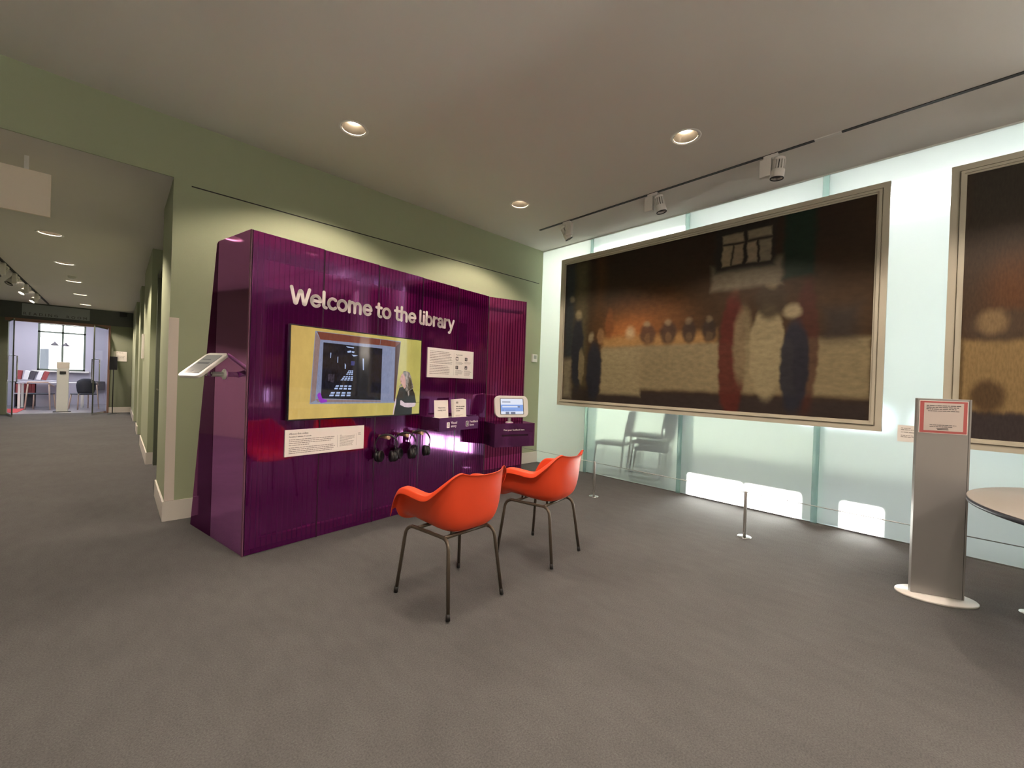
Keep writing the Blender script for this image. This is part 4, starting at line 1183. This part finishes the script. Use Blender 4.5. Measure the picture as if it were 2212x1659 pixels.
# ------------------------------------------------------------------ sign pylon
py = thing('sign_pylon', 'grey metal pylon sign on a white oval foot, with a red bordered notice', 'sign stand', (3.795, -0.006, 0), radians(-65.7))
MB().lathe([(1.0, 0.0), (1.0, 0.010), (0.98, 0.014), (0.0, 0.014)], 56, sx=0.200, sy=0.130).build('foot', WHITEMETAL, py)
MB().box(-0.131, 0.131, -0.016, 0.016, 0.0145, 1.265).build('column', PYLON, py, bevel=0.002)
MB().box(0.119, 0.1205, -0.0172, -0.0155, 0.0145, 1.265).build('side_seam', DARKSLOT, py)
MB().box(-0.122, 0.112, -0.0185, -0.0165, 1.045, 1.252).build('notice_backing', PAPER, py)
MB().box(-0.119, 0.109, -0.0192, -0.0185, 1.048, 1.249).build('notice_border', REDPRINT, py)
MB().box(-0.099, 0.091, -0.0198, -0.0192, 1.062, 1.238).build('notice_sheet', pbr('notice_paper', (0.56, 0.49, 0.46, 1), 0.6), py)
lm = MB()
textlines(lm, -0.088, 0.080, 1.221, 3, 0.011, 0.0042, -0.0199, [1, 0.93, 0.86])
textlines(lm, -0.080, 0.070, 1.187, 1, 0.011, 0.0034, -0.0199, [1])
textlines(lm, -0.070, 0.062, 1.098, 2, 0.010, 0.0032, -0.0199, [1, 0.85])
lm.box(-0.036, 0.020, -0.0204, -0.0199, 1.076, 1.080).box(-0.032, 0.022, -0.0204, -0.0199, 1.069, 1.073)
lm.build('small_print', INK, py)['kind'] = 'stuff'
# picture label on the glass
pl_ = thing('picture_label', 'small white caption label on the glass between the paintings, behind the pylon', 'label', (XW - 0.001, 0.260, 0.878), radians(-90))
MB().box(0, 0.20, -0.005, 0, 0, 0.142).build('card', PAPER, pl_)
lm = MB(); textlines(lm, 0.022, 0.18, 0.118, 2, 0.014, 0.005, -0.0053, [0.4, 0.9]); textlines(lm, 0.022, 0.18, 0.082, 1, 0.014, 0.005, -0.0053, [0.9]); textlines(lm, 0.022, 0.18, 0.055, 2, 0.013, 0.005, -0.0053, [0.95, 0.8])
lm.build('small_print', INKGREY, pl_)['kind'] = 'stuff'

# ------------------------------------------------------------------ round table at the right edge
tb = thing('round_table', 'round table with a pale top and dark edge at the right of the frame', 'table', (3.47, -0.91, 0))
MB().lathe([(0.0, 0.735), (0.796, 0.735), (0.800, 0.733), (0.800, 0.731)], 96).build('tabletop', TABLETOP, tb)
MB().lathe([(0.796, 0.7305), (0.801, 0.7295), (0.801, 0.709), (0.790, 0.704), (0.0, 0.704)], 96).build('edge_band', TABLEEDGE, tb)
MB().lathe([(0.05, 0.02), (0.05, 0.70)], 24).build('pedestal', CHROME, tb)
MB().lathe([(0.34, 0.0), (0.34, 0.012), (0.06, 0.03)], 48).build('foot', CHROME, tb)

# ------------------------------------------------------------------ paintings
def canvas_mat(name, base, layers):
    """brushy blend of soft colour patches over the canvas; u, v from the canvas box"""
    mt, nt = newmat(name)
    tc = N(nt, 'ShaderNodeTexCoord')
    nz = N(nt, 'ShaderNodeTexNoise'); nz.inputs['Scale'].default_value = 16; nz.inputs['Detail'].default_value = 4
    nt.links.new(tc.outputs['Generated'], nz.inputs['Vector'])
    sb = N(nt, 'ShaderNodeVectorMath', operation='SUBTRACT'); sb.inputs[1].default_value = (0.5, 0.5, 0.5)
    nt.links.new(nz.outputs['Color'], sb.inputs[0])
    sc = N(nt, 'ShaderNodeVectorMath', operation='SCALE'); sc.inputs['Scale'].default_value = 0.022
    nt.links.new(sb.outputs[0], sc.inputs[0])
    ad = N(nt, 'ShaderNodeVectorMath', operation='ADD')
    nt.links.new(tc.outputs['Generated'], ad.inputs[0]); nt.links.new(sc.outputs[0], ad.inputs[1])
    sp = N(nt, 'ShaderNodeSeparateXYZ'); nt.links.new(ad.outputs[0], sp.inputs[0])
    cur = None
    def mth(op, a, b_=None, c_=None):
        n = N(nt, 'ShaderNodeMath', operation=op)
        for i, v in enumerate((a, b_, c_)):
            if v is None: continue
            if isinstance(v, (int, float)): n.inputs[i].default_value = v
            else: nt.links.new(v, n.inputs[i])
        return n.outputs[0]
    rgb = N(nt, 'ShaderNodeRGB'); rgb.outputs[0].default_value = tuple(q * 0.45 for q in srgb(*base)[:3]) + (1,); cur = rgb.outputs[0]
    for (kind, u0, u1, v0, v1, soft, col, op) in layers:
        cu, cv, hu, hv = (u0 + u1) / 2, (v0 + v1) / 2, (u1 - u0) / 2, (v1 - v0) / 2
        du = mth('ABSOLUTE', mth('SUBTRACT', sp.outputs['X'], cu)); dv = mth('ABSOLUTE', mth('SUBTRACT', sp.outputs['Z'], cv))
        if kind == 'box':
            d = mth('MAXIMUM', mth('MULTIPLY', mth('SUBTRACT', du, hu), 2.0), mth('SUBTRACT', dv, hv))
            mr = N(nt, 'ShaderNodeMapRange'); mr.inputs['From Min'].default_value = soft; mr.inputs['From Max'].default_value = -soft
        else:
            a = mth('POWER', mth('DIVIDE', du, hu), 2.0); b_ = mth('POWER', mth('DIVIDE', dv, hv), 2.0)
            d = mth('SQRT', mth('ADD', a, b_))
            mr = N(nt, 'ShaderNodeMapRange'); mr.inputs['From Min'].default_value = 1.0; mr.inputs['From Max'].default_value = 1.0 - soft
        mr.interpolation_type = 'SMOOTHSTEP'
        mr.inputs['To Max'].default_value = op
        nt.links.new(d, mr.inputs['Value'])
        mx = N(nt, 'ShaderNodeMix', data_type='RGBA')
        nt.links.new(mr.outputs[0], mx.inputs['Factor']); nt.links.new(cur, mx.inputs['A'])
        mx.inputs['B'].default_value = tuple(q * 0.45 for q in srgb(*col)[:3]) + (1,)
        cur = mx.outputs['Result']
    n2 = N(nt, 'ShaderNodeTexNoise'); n2.inputs['Scale'].default_value = 45; n2.inputs['Detail'].default_value = 5
    nt.links.new(tc.outputs['Generated'], n2.inputs['Vector'])
    mr = N(nt, 'ShaderNodeMapRange'); mr.inputs['From Min'].default_value = 0.3; mr.inputs['From Max'].default_value = 0.7
    mr.inputs['To Min'].default_value = 0.82; mr.inputs['To Max'].default_value = 1.15
    nt.links.new(n2.outputs['Fac'], mr.inputs['Value'])
    vs = N(nt, 'ShaderNodeVectorMath', operation='SCALE'); nt.links.new(cur, vs.inputs[0]); nt.links.new(mr.outputs[0], vs.inputs['Scale'])
    b = N(nt, 'ShaderNodeBsdfPrincipled'); b.inputs['Roughness'].default_value = 0.5; b.inputs['Specular IOR Level'].default_value = 0.25
    nt.links.new(vs.outputs[0], b.inputs['Base Color'])
    bp = N(nt, 'ShaderNodeBump'); bp.inputs['Strength'].default_value = 0.15; bp.inputs['Distance'].default_value = 0.003
    nt.links.new(n2.outputs['Fac'], bp.inputs['Height']); nt.links.new(bp.outputs[0], b.inputs['Normal'])
    out(nt, b.outputs[0])
    return mt
B, E_ = 'box', 'ell'
cream, navy, maroon = (232, 214, 172), (56, 58, 72), (118, 52, 44)
CAN1 = canvas_mat('oil_painting_interior', (92, 68, 44), [
    (B, 0.0, 1.0, 0.72, 1.2, 0.25, (58, 44, 34), 0.9),
    (E_, 0.10, 0.62, 0.22, 0.80, 1.0, (178, 112, 54), 0.85),
    (E_, 0.15, 0.45, 0.30, 0.62, 1.0, (236, 150, 82), 0.8),
    (B, 0.0, 0.055, 0.30, 1.0, 0.04, (66, 76, 84), 0.9),
    (B, 0.055, 0.115, 0.10, 1.0, 0.05, (120, 112, 84), 0.8),
    (B, 0.16, 0.20, 0.40, 1.0, 0.05, (110, 74, 40), 0.7),
    (B, 0.0, 1.0, -0.2, 0.09, 0.03, (74, 62, 58), 1.0),
    (B, 0.195, 0.62, 0.36, 0.44, 0.03, (226, 176, 112), 0.9),
    (B, 0.195, 1.0, 0.10, 0.375, 0.02, (190, 172, 132), 1.0),
    (B, 0.19, 0.36, 0.06, 0.36, 0.02, (206, 188, 146), 0.9),
    (B, 0.0, 0.045, 0.02, 0.30, 0.03, (176, 164, 138), 0.9),
    (E_, 0.035, 0.110, 0.02, 0.66, 0.35, navy, 0.95), (E_, 0.078, 0.112, 0.10, 0.40, 0.4, (176, 160, 122), 0.8), (E_, 0.05, 0.10, 0.56, 0.67, 0.7, (196, 180, 140), 0.8),
    (E_, 0.005, 0.05, 0.30, 0.76, 0.5, (74, 78, 82), 0.8), (E_, 0.02, 0.055, 0.70, 0.77, 0.8, (180, 168, 138), 0.7),
    (E_, 0.115, 0.20, -0.04, 0.46, 0.35, navy, 0.95), (E_, 0.12, 0.16, 0.40, 0.50, 0.7, (206, 188, 150), 0.8), (E_, 0.165, 0.205, 0.38, 0.52, 0.5, (196, 150, 104), 0.7),
    (E_, 0.20, 0.25, 0.40, 0.66, 0.5, (168, 104, 58), 0.8),
    (E_, 0.285, 0.345, 0.40, 0.53, 0.9, (255, 226, 176), 0.9),
    (E_, 0.345, 0.425, 0.36, 0.53, 0.45, (112, 80, 62), 0.9), (E_, 0.372, 0.398, 0.38, 0.46, 0.5, (206, 160, 110), 0.35), (E_, 0.362, 0.402, 0.48, 0.54, 0.8, (206, 178, 136), 0.75),
    (E_, 0.425, 0.50, 0.36, 0.53, 0.45, (96, 72, 58), 0.9), (E_, 0.450, 0.478, 0.38, 0.46, 0.5, (190, 150, 106), 0.35), (E_, 0.442, 0.478, 0.48, 0.54, 0.8, (196, 170, 132), 0.7),
    (E_, 0.505, 0.565, 0.36, 0.53, 0.45, (82, 64, 54), 0.9), (E_, 0.520, 0.548, 0.38, 0.45, 0.5, (170, 140, 104), 0.3), (E_, 0.515, 0.550, 0.48, 0.54, 0.8, (180, 158, 124), 0.65),
    (E_, 0.572, 0.628, 0.36, 0.53, 0.45, (74, 60, 52), 0.9), (E_, 0.586, 0.612, 0.38, 0.45, 0.5, (160, 134, 100), 0.3), (E_, 0.582, 0.614, 0.48, 0.54, 0.8, (172, 152, 120), 0.6),
    (E_, 0.625, 0.715, -0.10, 0.68, 0.25, maroon, 0.95), (E_, 0.665, 0.735, 0.10, 0.60, 0.4, (178, 160, 122), 0.8), (E_, 0.655, 0.69, 0.60, 0.69, 0.8, (112, 74, 54), 0.8),
    (E_, 0.715, 0.815, 0.04, 0.60, 0.22, (206, 190, 148), 0.9), (E_, 0.72, 0.825, 0.46, 0.70, 0.4, (82, 68, 50), 0.9), (E_, 0.75, 0.80, 0.62, 0.72, 0.7, (176, 160, 126), 0.7),
    (E_, 0.825, 0.895, -0.05, 0.72, 0.3, (98, 54, 46), 0.8), (E_, 0.795, 0.875, -0.02, 0.50, 0.25, navy, 0.95), (E_, 0.795, 0.855, 0.46, 0.57, 0.6, (206, 190, 152), 0.85),
    (B, 0.60, 0.80, 0.66, 0.80, 0.02, (150, 140, 118), 0.85), (B, 0.61, 0.78, 0.76, 1.0, 0.02, (56, 52, 46), 1.0),
    (B, 0.632, 0.658, 0.79, 0.90, 0.008, (204, 184, 150), 0.9), (B, 0.664, 0.692, 0.79, 0.90, 0.008, (196, 176, 146), 0.9), (B, 0.704, 0.730, 0.79, 0.90, 0.008, (196, 178, 150), 0.9), (B, 0.738, 0.768, 0.79, 0.90, 0.008, (176, 164, 140), 0.9),
    (B, 0.632, 0.692, 0.915, 0.96, 0.008, (190, 172, 144), 0.9), (B, 0.704, 0.768, 0.915, 0.96, 0.008, (182, 168, 142), 0.9),
    (B, 0.80, 0.875, 0.68, 1.2, 0.02, (34, 60, 46), 0.95),
    (B, 0.90, 0.97, 0.36, 0.52, 0.05, (72, 66, 62), 0.8),
])
CAN2 = canvas_mat('oil_painting_dim', (104, 80, 60), [
    (B, 0.0, 1.0, 0.70, 1.2, 0.25, (76, 70, 62), 0.9),
    (E_, 0.05, 0.9, 0.35, 0.75, 1.0, (150, 96, 56), 0.7),
    (B, 0.0, 1.0, 0.10, 0.37, 0.015, (196, 164, 112), 1.0),
    (B, 0.0, 0.04, 0.10, 0.37, 0.03, (150, 124, 84), 0.8),
    (B, 0.0, 1.0, -0.2, 0.10, 0.015, (84, 74, 74), 1.0),
    (E_, -0.05, 0.85, 0.34, 0.50, 0.5, (112, 92, 74), 0.85), (E_, 0.10, 0.50, 0.37, 0.50, 0.6, (196, 164, 118), 0.8),
    (E_, 0.06, 0.50, 0.08, 0.24, 0.5, (96, 70, 50), 0.8),
])
def painting(y_left, width, z0, z1, cmat, label):
    t = thing('framed_painting', label, 'painting', (XW - 0.004, y_left, z0), radians(-90))
    H = z1 - z0; w1, w2 = 0.058, 0.088
    def rail(name, x0, x1, a0, a1, horizontal):
        mb = MB()
        # stepped moulding: outer flat, a groove, then an inner lip
        if horizontal:
            lo = a0 < H / 2
            steps = ((0.0, 0.046, -0.050), (0.046, 0.054, -0.040), (0.054, 0.074, -0.060), (0.074, 0.088, -0.046))
            for (s0, s1, d) in steps:
                q0, q1 = (s0, s1) if lo else (H - s1, H - s0)
                mb.box(s0, width - s0, d, -0.006, q0, q1)
        else:
            le = x0 < width / 2
            steps = ((0.0, 0.046, -0.050), (0.046, 0.054, -0.040), (0.054, 0.074, -0.060), (0.074, 0.088, -0.046))
            for (s0, s1, d) in steps:
                q0, q1 = (s0, s1) if le else (width - s1, width - s0)
                mb.box(q0, q1, d + 0.0006, -0.006, s0, H - s0)
        mb.build(name, FRAMEP, t)
    rail('bottom_rail', 0, 1, 0, 0.1, True); rail('top_rail', 0, 1, H - 0.1, H, True)
    rail('side_rail', 0, 0.1, 0, 0, False); rail('side_rail', width - 0.1, width, 0, 0, False)
    MB().box(0.086, width - 0.086, -0.036, -0.030, 0.086, H - 0.086).build('canvas', cmat, t)
    MB().box(0.03, width - 0.03, -0.030, 0.0, 0.03, H - 0.03).build('backing', BACKPURPLE, t)
    return t
painting(4.085, 4.085 - 0.362, 0.952, 3.165, CAN1, 'large framed painting of a dim lamplit interior with a long pale table')
painting(-0.005, 0.72, 0.87, 3.15, CAN2, 'second framed painting, brown and beige, cut off by the right edge')
painting(-1.14, 3.70, 0.87, 3.15, CAN2, 'third framed painting added farther along the glass wall, outside the view')  # added so the bright gap before it reflects as a streak

# thermostat
th = thing('wall_sensor', 'small white wall sensor on the green wall by the corner', 'sensor', (4.735, YW - 0.001, 1.605))
MB().box(0, 0.115, -0.028, 0, 0, 0.125).build('housing', WHITEMETAL, th, bevel=0.006)
MB().box(0.03, 0.09, -0.0295, -0.028, 0.05, 0.105).build('display', pbr('lcd_grey', (0.4, 0.42, 0.4, 1), 0.3), th)

# ------------------------------------------------------------------ corridor things
sg = thing('hanging_sign', 'blank back of a pale sign board hung from the corridor ceiling', 'sign', (-1.30, 4.95, 2.46))
MB().box(0, 0.89, -0.012, 0.012, 0, 0.335).build('board', pbr('pale_sign_board', (0.90, 0.80, 0.67, 1), 0.5), sg)
for xx in (0.12, 0.76): MB().box(xx - 0.012, xx + 0.012, -0.006, 0.006, 0.335, 0.44).build('hanger', WHITEMETAL, sg)
sd = MB().lathe([(0.055, 0.0), (0.055, -0.02), (0.04, -0.045), (0.0, -0.048)], 24).build('smoke_detector', WHITEMETAL)
sd.location = (-0.62, 10.85, ZCC); tag(sd, 'round white smoke detector on the corridor ceiling between ring lights', 'smoke detector')
ct = MB().box(-1.345, -1.315, 9.2, 16.2, ZCC - 0.02, ZCC).build('corridor_track', DARKSLOT); tag(ct, 'dark lighting track along the corridor ceiling at the left', 'lighting track')
for (y, lit, lb) in ((10.3, 0, 'corridor track spotlight cut off by the left edge'), (11.3, 0, 'pale corridor track spotlight with its dark mouth turned left'),
                     (12.6, 1, 'corridor track spotlight with a glowing yellow mouth'), (14.0, 1, 'farthest corridor track spotlight, a small lit disc')):
    track_head((-1.33, y, ZCC - 0.02), (-0.45, -0.35, -0.8), lb, 'spotlights on the corridor track', lit=lit)
cm = MB().box(0, 0.16, -0.10, 0, -0.14, 0.0).build('security_camera', BLACK, bevel=0.01); cm.location = (0.02, YE - 0.025, ZCC - 0.01)
tag(cm, 'small dark camera box under the corridor ceiling at the end wall', 'camera')
rp = thing('room_name_panel', 'grey panel over the doors lettered READING ROOM', 'sign', (-1.80, YE - 0.021, 2.56))
MB().box(0, 1.22, -0.012, 0, 0, 0.31).build('panel', pbr('grey_name_panel', (0.30, 0.33, 0.35, 1), 0.5), rp)
text_part('READING  ROOM', 0.098, 0.02, 0.022, -0.0125, INK, rp, spacing=1.64)
wsn = thing('wall_notice', 'pale notice on the end wall right of the reading room doors', 'sign', (-0.085, YE - 0.001, 1.48))
MB().box(0, 0.28, -0.02, 0, 0, 0.28).build('board', PAPER, wsn)
lm = MB(); textlines(lm, 0.06, 0.2, 0.245, 1, 0.03, 0.014, -0.0204); textlines(lm, 0.04, 0.24, 0.15, 3, 0.04, 0.008, -0.0204); lm.build('small_print', INKGREY, wsn)['kind'] = 'stuff'
st = thing('sign_stand', 'black notice board on a thin post beside the reading room doors', 'sign stand', (-0.075, 16.05, 0))
MB().lathe([(0.11, 0.0), (0.11, 0.008), (0.012, 0.014)], 24).build('foot', BLACK, st)
MB().tube([(0, 0, 0.01), (0, 0, 1.34)], 0.011, 8).build('post', BLACK, st)
MB().box(-0.085, 0.075, -0.022, -0.008, 1.23, 1.60).build('board', pbr('dark_notice', (0.015, 0.016, 0.025, 1), 0.4), st)

# glass doors
def glass_door(name, hinge, ang, width, label):
    t = thing(name, label, 'door', hinge, ang)
    MB().box(0.0, width, -0.006, 0.006, 0.03, OZ - 0.03).build('glass_leaf', CLEARGLASS, t)
    fr = MB().box(0, width, -0.012, 0.012, 0.0, 0.06).box(0, width, -0.012, 0.012, OZ - 0.06, OZ - 0.02)
    fr.build('rail', CHROME, t)
    MB().box(width - 0.02, width, -0.012, 0.012, 0.05, OZ - 0.05).build('stile', DOORGREEN, t)
    for s in (-1, 1):
        MB().tube([(width - 0.14, s * 0.006, 0.86), (width - 0.14, s * 0.075, 0.86), (width - 0.14, s * 0.075, 1.5), (width - 0.14, s * 0.006, 1.5)], 0.012, 8).build('pull_handle', CHROME, t)
    return t
glass_door('glass_door', (OX1 - 0.03, YE - 0.04, 0.0), radians(-106), 0.86, 'right glass door leaf of the reading room, open towards the corridor')
glass_door('glass_door', (OX0 + 0.02, YE - 0.04, 0.0), radians(-78), 0.86, 'left glass door leaf of the reading room with a long pull handle')

# gate pillar and furniture of the reading room
gp = thing('gate_pillar', 'pale upright security gate pillar standing in the reading room doorway', 'security gate', (-1.09, 17.0, 0.0))
MB().box(-0.115, 0.115, -0.05, 0.05, 0.0, 1.36).build('column', WHITEPANEL, gp, bevel=0.01)
MB().box(-0.125, 0.125, -0.056, 0.056, 1.22, 1.40).build('head', WHITE, gp, bevel=0.01)
MB().box(-0.06, 0.06, -0.053, -0.05, 1.06, 1.14).build('slot', DARKSLOT, gp)
MB().box(-0.17, 0.17, -0.08, 0.08, 0.0, 0.02).build('foot', DARKSLOT, gp)
rt_ = thing('reading_table', 'long pale table before the reading room window', 'table', (-1.35, 18.9, 0.0))
MB().box(-0.75, 0.62, -0.35, 0.35, 0.74, 0.78).build('tabletop', LILAC, rt_)
for xx in (-0.7, 0.57):
    for yy in (-0.3, 0.3): MB().box(xx - 0.025, xx + 0.025, yy - 0.025, yy + 0.025, 0, 0.74).build('leg', WHITE, rt_)
def rchair(x, y, rz, label):
    t = thing('wooden_chair', label, 'chair', (x, y, 0), rz, 'reading room chairs')
    MB().box(-0.22, 0.22, -0.21, 0.21, 0.44, 0.47).build('seat', NAVY, t, bevel=0.01)
    MB().tube([(-0.23, -0.2, 0.74), (-0.2, -0.24, 0.80), (0.2, -0.24, 0.80), (0.23, -0.2, 0.74), (0.23, 0.05, 0.68)], 0.018, 8).build('back_rail', TIMBER, t)
    for sx in (-1, 1):
        MB().tube([(sx * 0.25, -0.24, 0), (sx * 0.21, -0.2, 0.74)], 0.017, 8).build('leg', TIMBER, t)
        MB().tube([(sx * 0.23, 0.24, 0), (sx * 0.2, 0.18, 0.45)], 0.017, 8).build('leg', TIMBER, t)
    return t
rchair(-0.72, 18.05, 0.5, 'bent wood chair draped with a dark coat beside the security gate pillar')
rchair(-1.58, 18.15, -0.2, 'bent wood chair at the left of the reading table')
ctm = MB(); vs = []
for (r_, z_) in ((0.15, 0.49), (0.17, 0.56), (0.19, 0.74), (0.17, 0.86), (0.09, 0.93), (0.05, 0.94)): vs.append((r_, z_))
ctm.lathe(vs, 20, sx=1.1, sy=0.45)
co = ctm.build('dark_coat', NAVY); co.location = (-0.66, 17.66, 0); tag(co, 'dark coat hung over the chair beside the security gate pillar', 'coat')
bc = thing('low_bookcase', 'low pale bookcase at the left of the reading room', 'bookcase', (-2.25, 19.3, 0.0))
MB().box(0, 0.92, 0, 0.35, 0.78, 0.82).build('top', LILAC, bc)
MB().box(0, 0.03, 0, 0.35, 0, 0.78).build('side', LILAC, bc); MB().box(0.46, 0.92, 0, 0.35, 0, 0.78).build('cupboard', LILAC, bc)
MB().box(0.03, 0.46, 0, 0.35, 0.40, 0.43).build('shelf', LILAC, bc); MB().box(0.03, 0.46, 0.3, 0.35, 0, 0.78).build('back', BOOKDARK, bc)
bks = [(0.02, BOOKRED, 6, 'thick red book leaning on top of the low bookcase, leftmost'), (0.16, BOOKWHITE, 10, 'white book leaning on the bookcase between red and dark books'), (0.27, BOOKDARK, 12, 'dark book leaning on top of the low bookcase'),
       (0.42, BOOKWHITE, 14, 'white book leaning on the bookcase between the dark and brown books'), (0.53, BOOKRED, 15, 'brownish red book leaning at the right of the bookcase row')]
for (bx, bm_, ln, lb) in bks:
    o = MB(Matrix.Rotation(radians(ln), 4, 'Y')).box(0, 0.10, 0, 0.2, 0, 0.27).build('book', bm_); o.location = (-2.25 + bx + 0.02, 19.36, 0.850)
    tag(o, lb, 'book', 'books on the low bookcase')
for k in range(5):
    o = MB().box(0, 0.07, 0, 0.2, 0, 0.27).build('book', BOOKRED); o.location = (-2.25 + 0.05 + 0.078 * k, 19.33, 0.431)
    tag(o, ['leftmost', 'second from left', 'middle', 'second from right', 'rightmost'][k] + ' of the dark red books in the upper shelf of the low bookcase', 'book', 'red books on the upper shelf')
rg = MB().box(-2.9, -1.90, 17.0, 18.5, 0.0045, 0.012).build('red_rug', REDRUG); tag(rg, 'red rug at the left of the reading room floor', 'rug')
pn = thing('pendant_lamp', 'dark cone pendant lamp hanging in front of the reading room window', 'lamp', (-1.38, 18.6, 1.90))
MB().lathe([(0.098, 0.0), (0.10, 0.004), (0.03, 0.085), (0.016, 0.12)], 28).build('shade', BOOKDARK, pn); MB().tube([(0, 0, 0.11), (0, 0, 1.099)], 0.004, 6).build('cord', BLACK, pn)
p2_ = copytree(pn); p2_.location = (-1.22, 19.7, 1.93); p2_['label'] = 'second pendant lamp half hidden behind the window mullion'
vt = MB().box(-0.62, -0.30, RY - 0.12, RY - 0.005, 0.50, 0.80).build('dark_heater', BOOKDARK, bevel=0.01); tag(vt, 'dark boxy heater under the window on the far wall', 'heater')
# street building outside the window
ob = thing('street_building', 'sunlit pale building seen through the reading room window', 'building', (-1.3, 30.0, -4.0))
MB().box(-14, 14, 0, 6, 0, 16).build('wall', pbr('pale_stone', (0.8, 0.78, 0.74, 1), 0.8), ob)
for k in range(8):
    for j in range(4):
        x0 = -9.0 + 2.3 * k; z0 = 2.2 + 2.6 * j
        f_ = MB().box(x0, x0 + 1.0, -0.05, 0.02, z0, z0 + 1.3).build('window', pbr('street_window', (0.012, 0.014, 0.018, 1), 0.5) if 'street_window' not in MATS else MATS['street_window'], ob)
    # ledge
for j in range(4): MB().box(-14, 14, -0.12, 0.0, 1.7 + 2.6 * j, 1.85 + 2.6 * j).build('ledge', MATS['pale_stone'], ob)

# ------------------------------------------------------------------ chairs seen through the frosted wall
def lobby_chair(x, y, rz, n, label):
    t = thing('stacking_chair', label, 'chair', (x, y, 0), rz, 'chairs behind the frosted glass')
    for k in range(n):
        dx, dz = -0.035 * k, 0.085 * k
        M = Matrix.Translation((dx, -0.0, dz))
        MB(M).box(-0.20, 0.24, -0.23, 0.23, 0.43, 0.465).build('seat', NAVY, t, bevel=0.012)
        b_ = MB(M @ Matrix.Translation((0.225, 0, 0.47)) @ Matrix.Rotation(radians(10), 4, 'Y'))
        b_.box(-0.015, 0.015, -0.22, 0.22, 0.10, 0.46); b_.build('backrest', NAVY, t, bevel=0.012)
        for s in (-1, 1):
            MB(M).tube([(0.26, s * 0.225, 0.75), (0.23, s * 0.225, 0.46), (0.21, s * 0.23, 0.2 - dz * 0.5), (0.19, s * 0.235, 0.03 - dz * 0.35), (0.10, s * 0.235, 0.012 - dz * 0.3), (-0.22, s * 0.235, 0.012 - dz * 0.3), (-0.20, s * 0.23, 0.2 - dz * 0.5), (-0.17, s * 0.225, 0.44)], 0.011, 8).build('leg_frame', LEGMETAL, t)
    return t
lobby_chair(5.28, 3.30, radians(-78), 1, 'dark chair blurred behind the frosted glass, farther one near the wall corner')
lobby_chair(5.28, 2.68, radians(-78), 3, 'stack of dark chairs blurred behind the frosted glass, with nested leg frames')
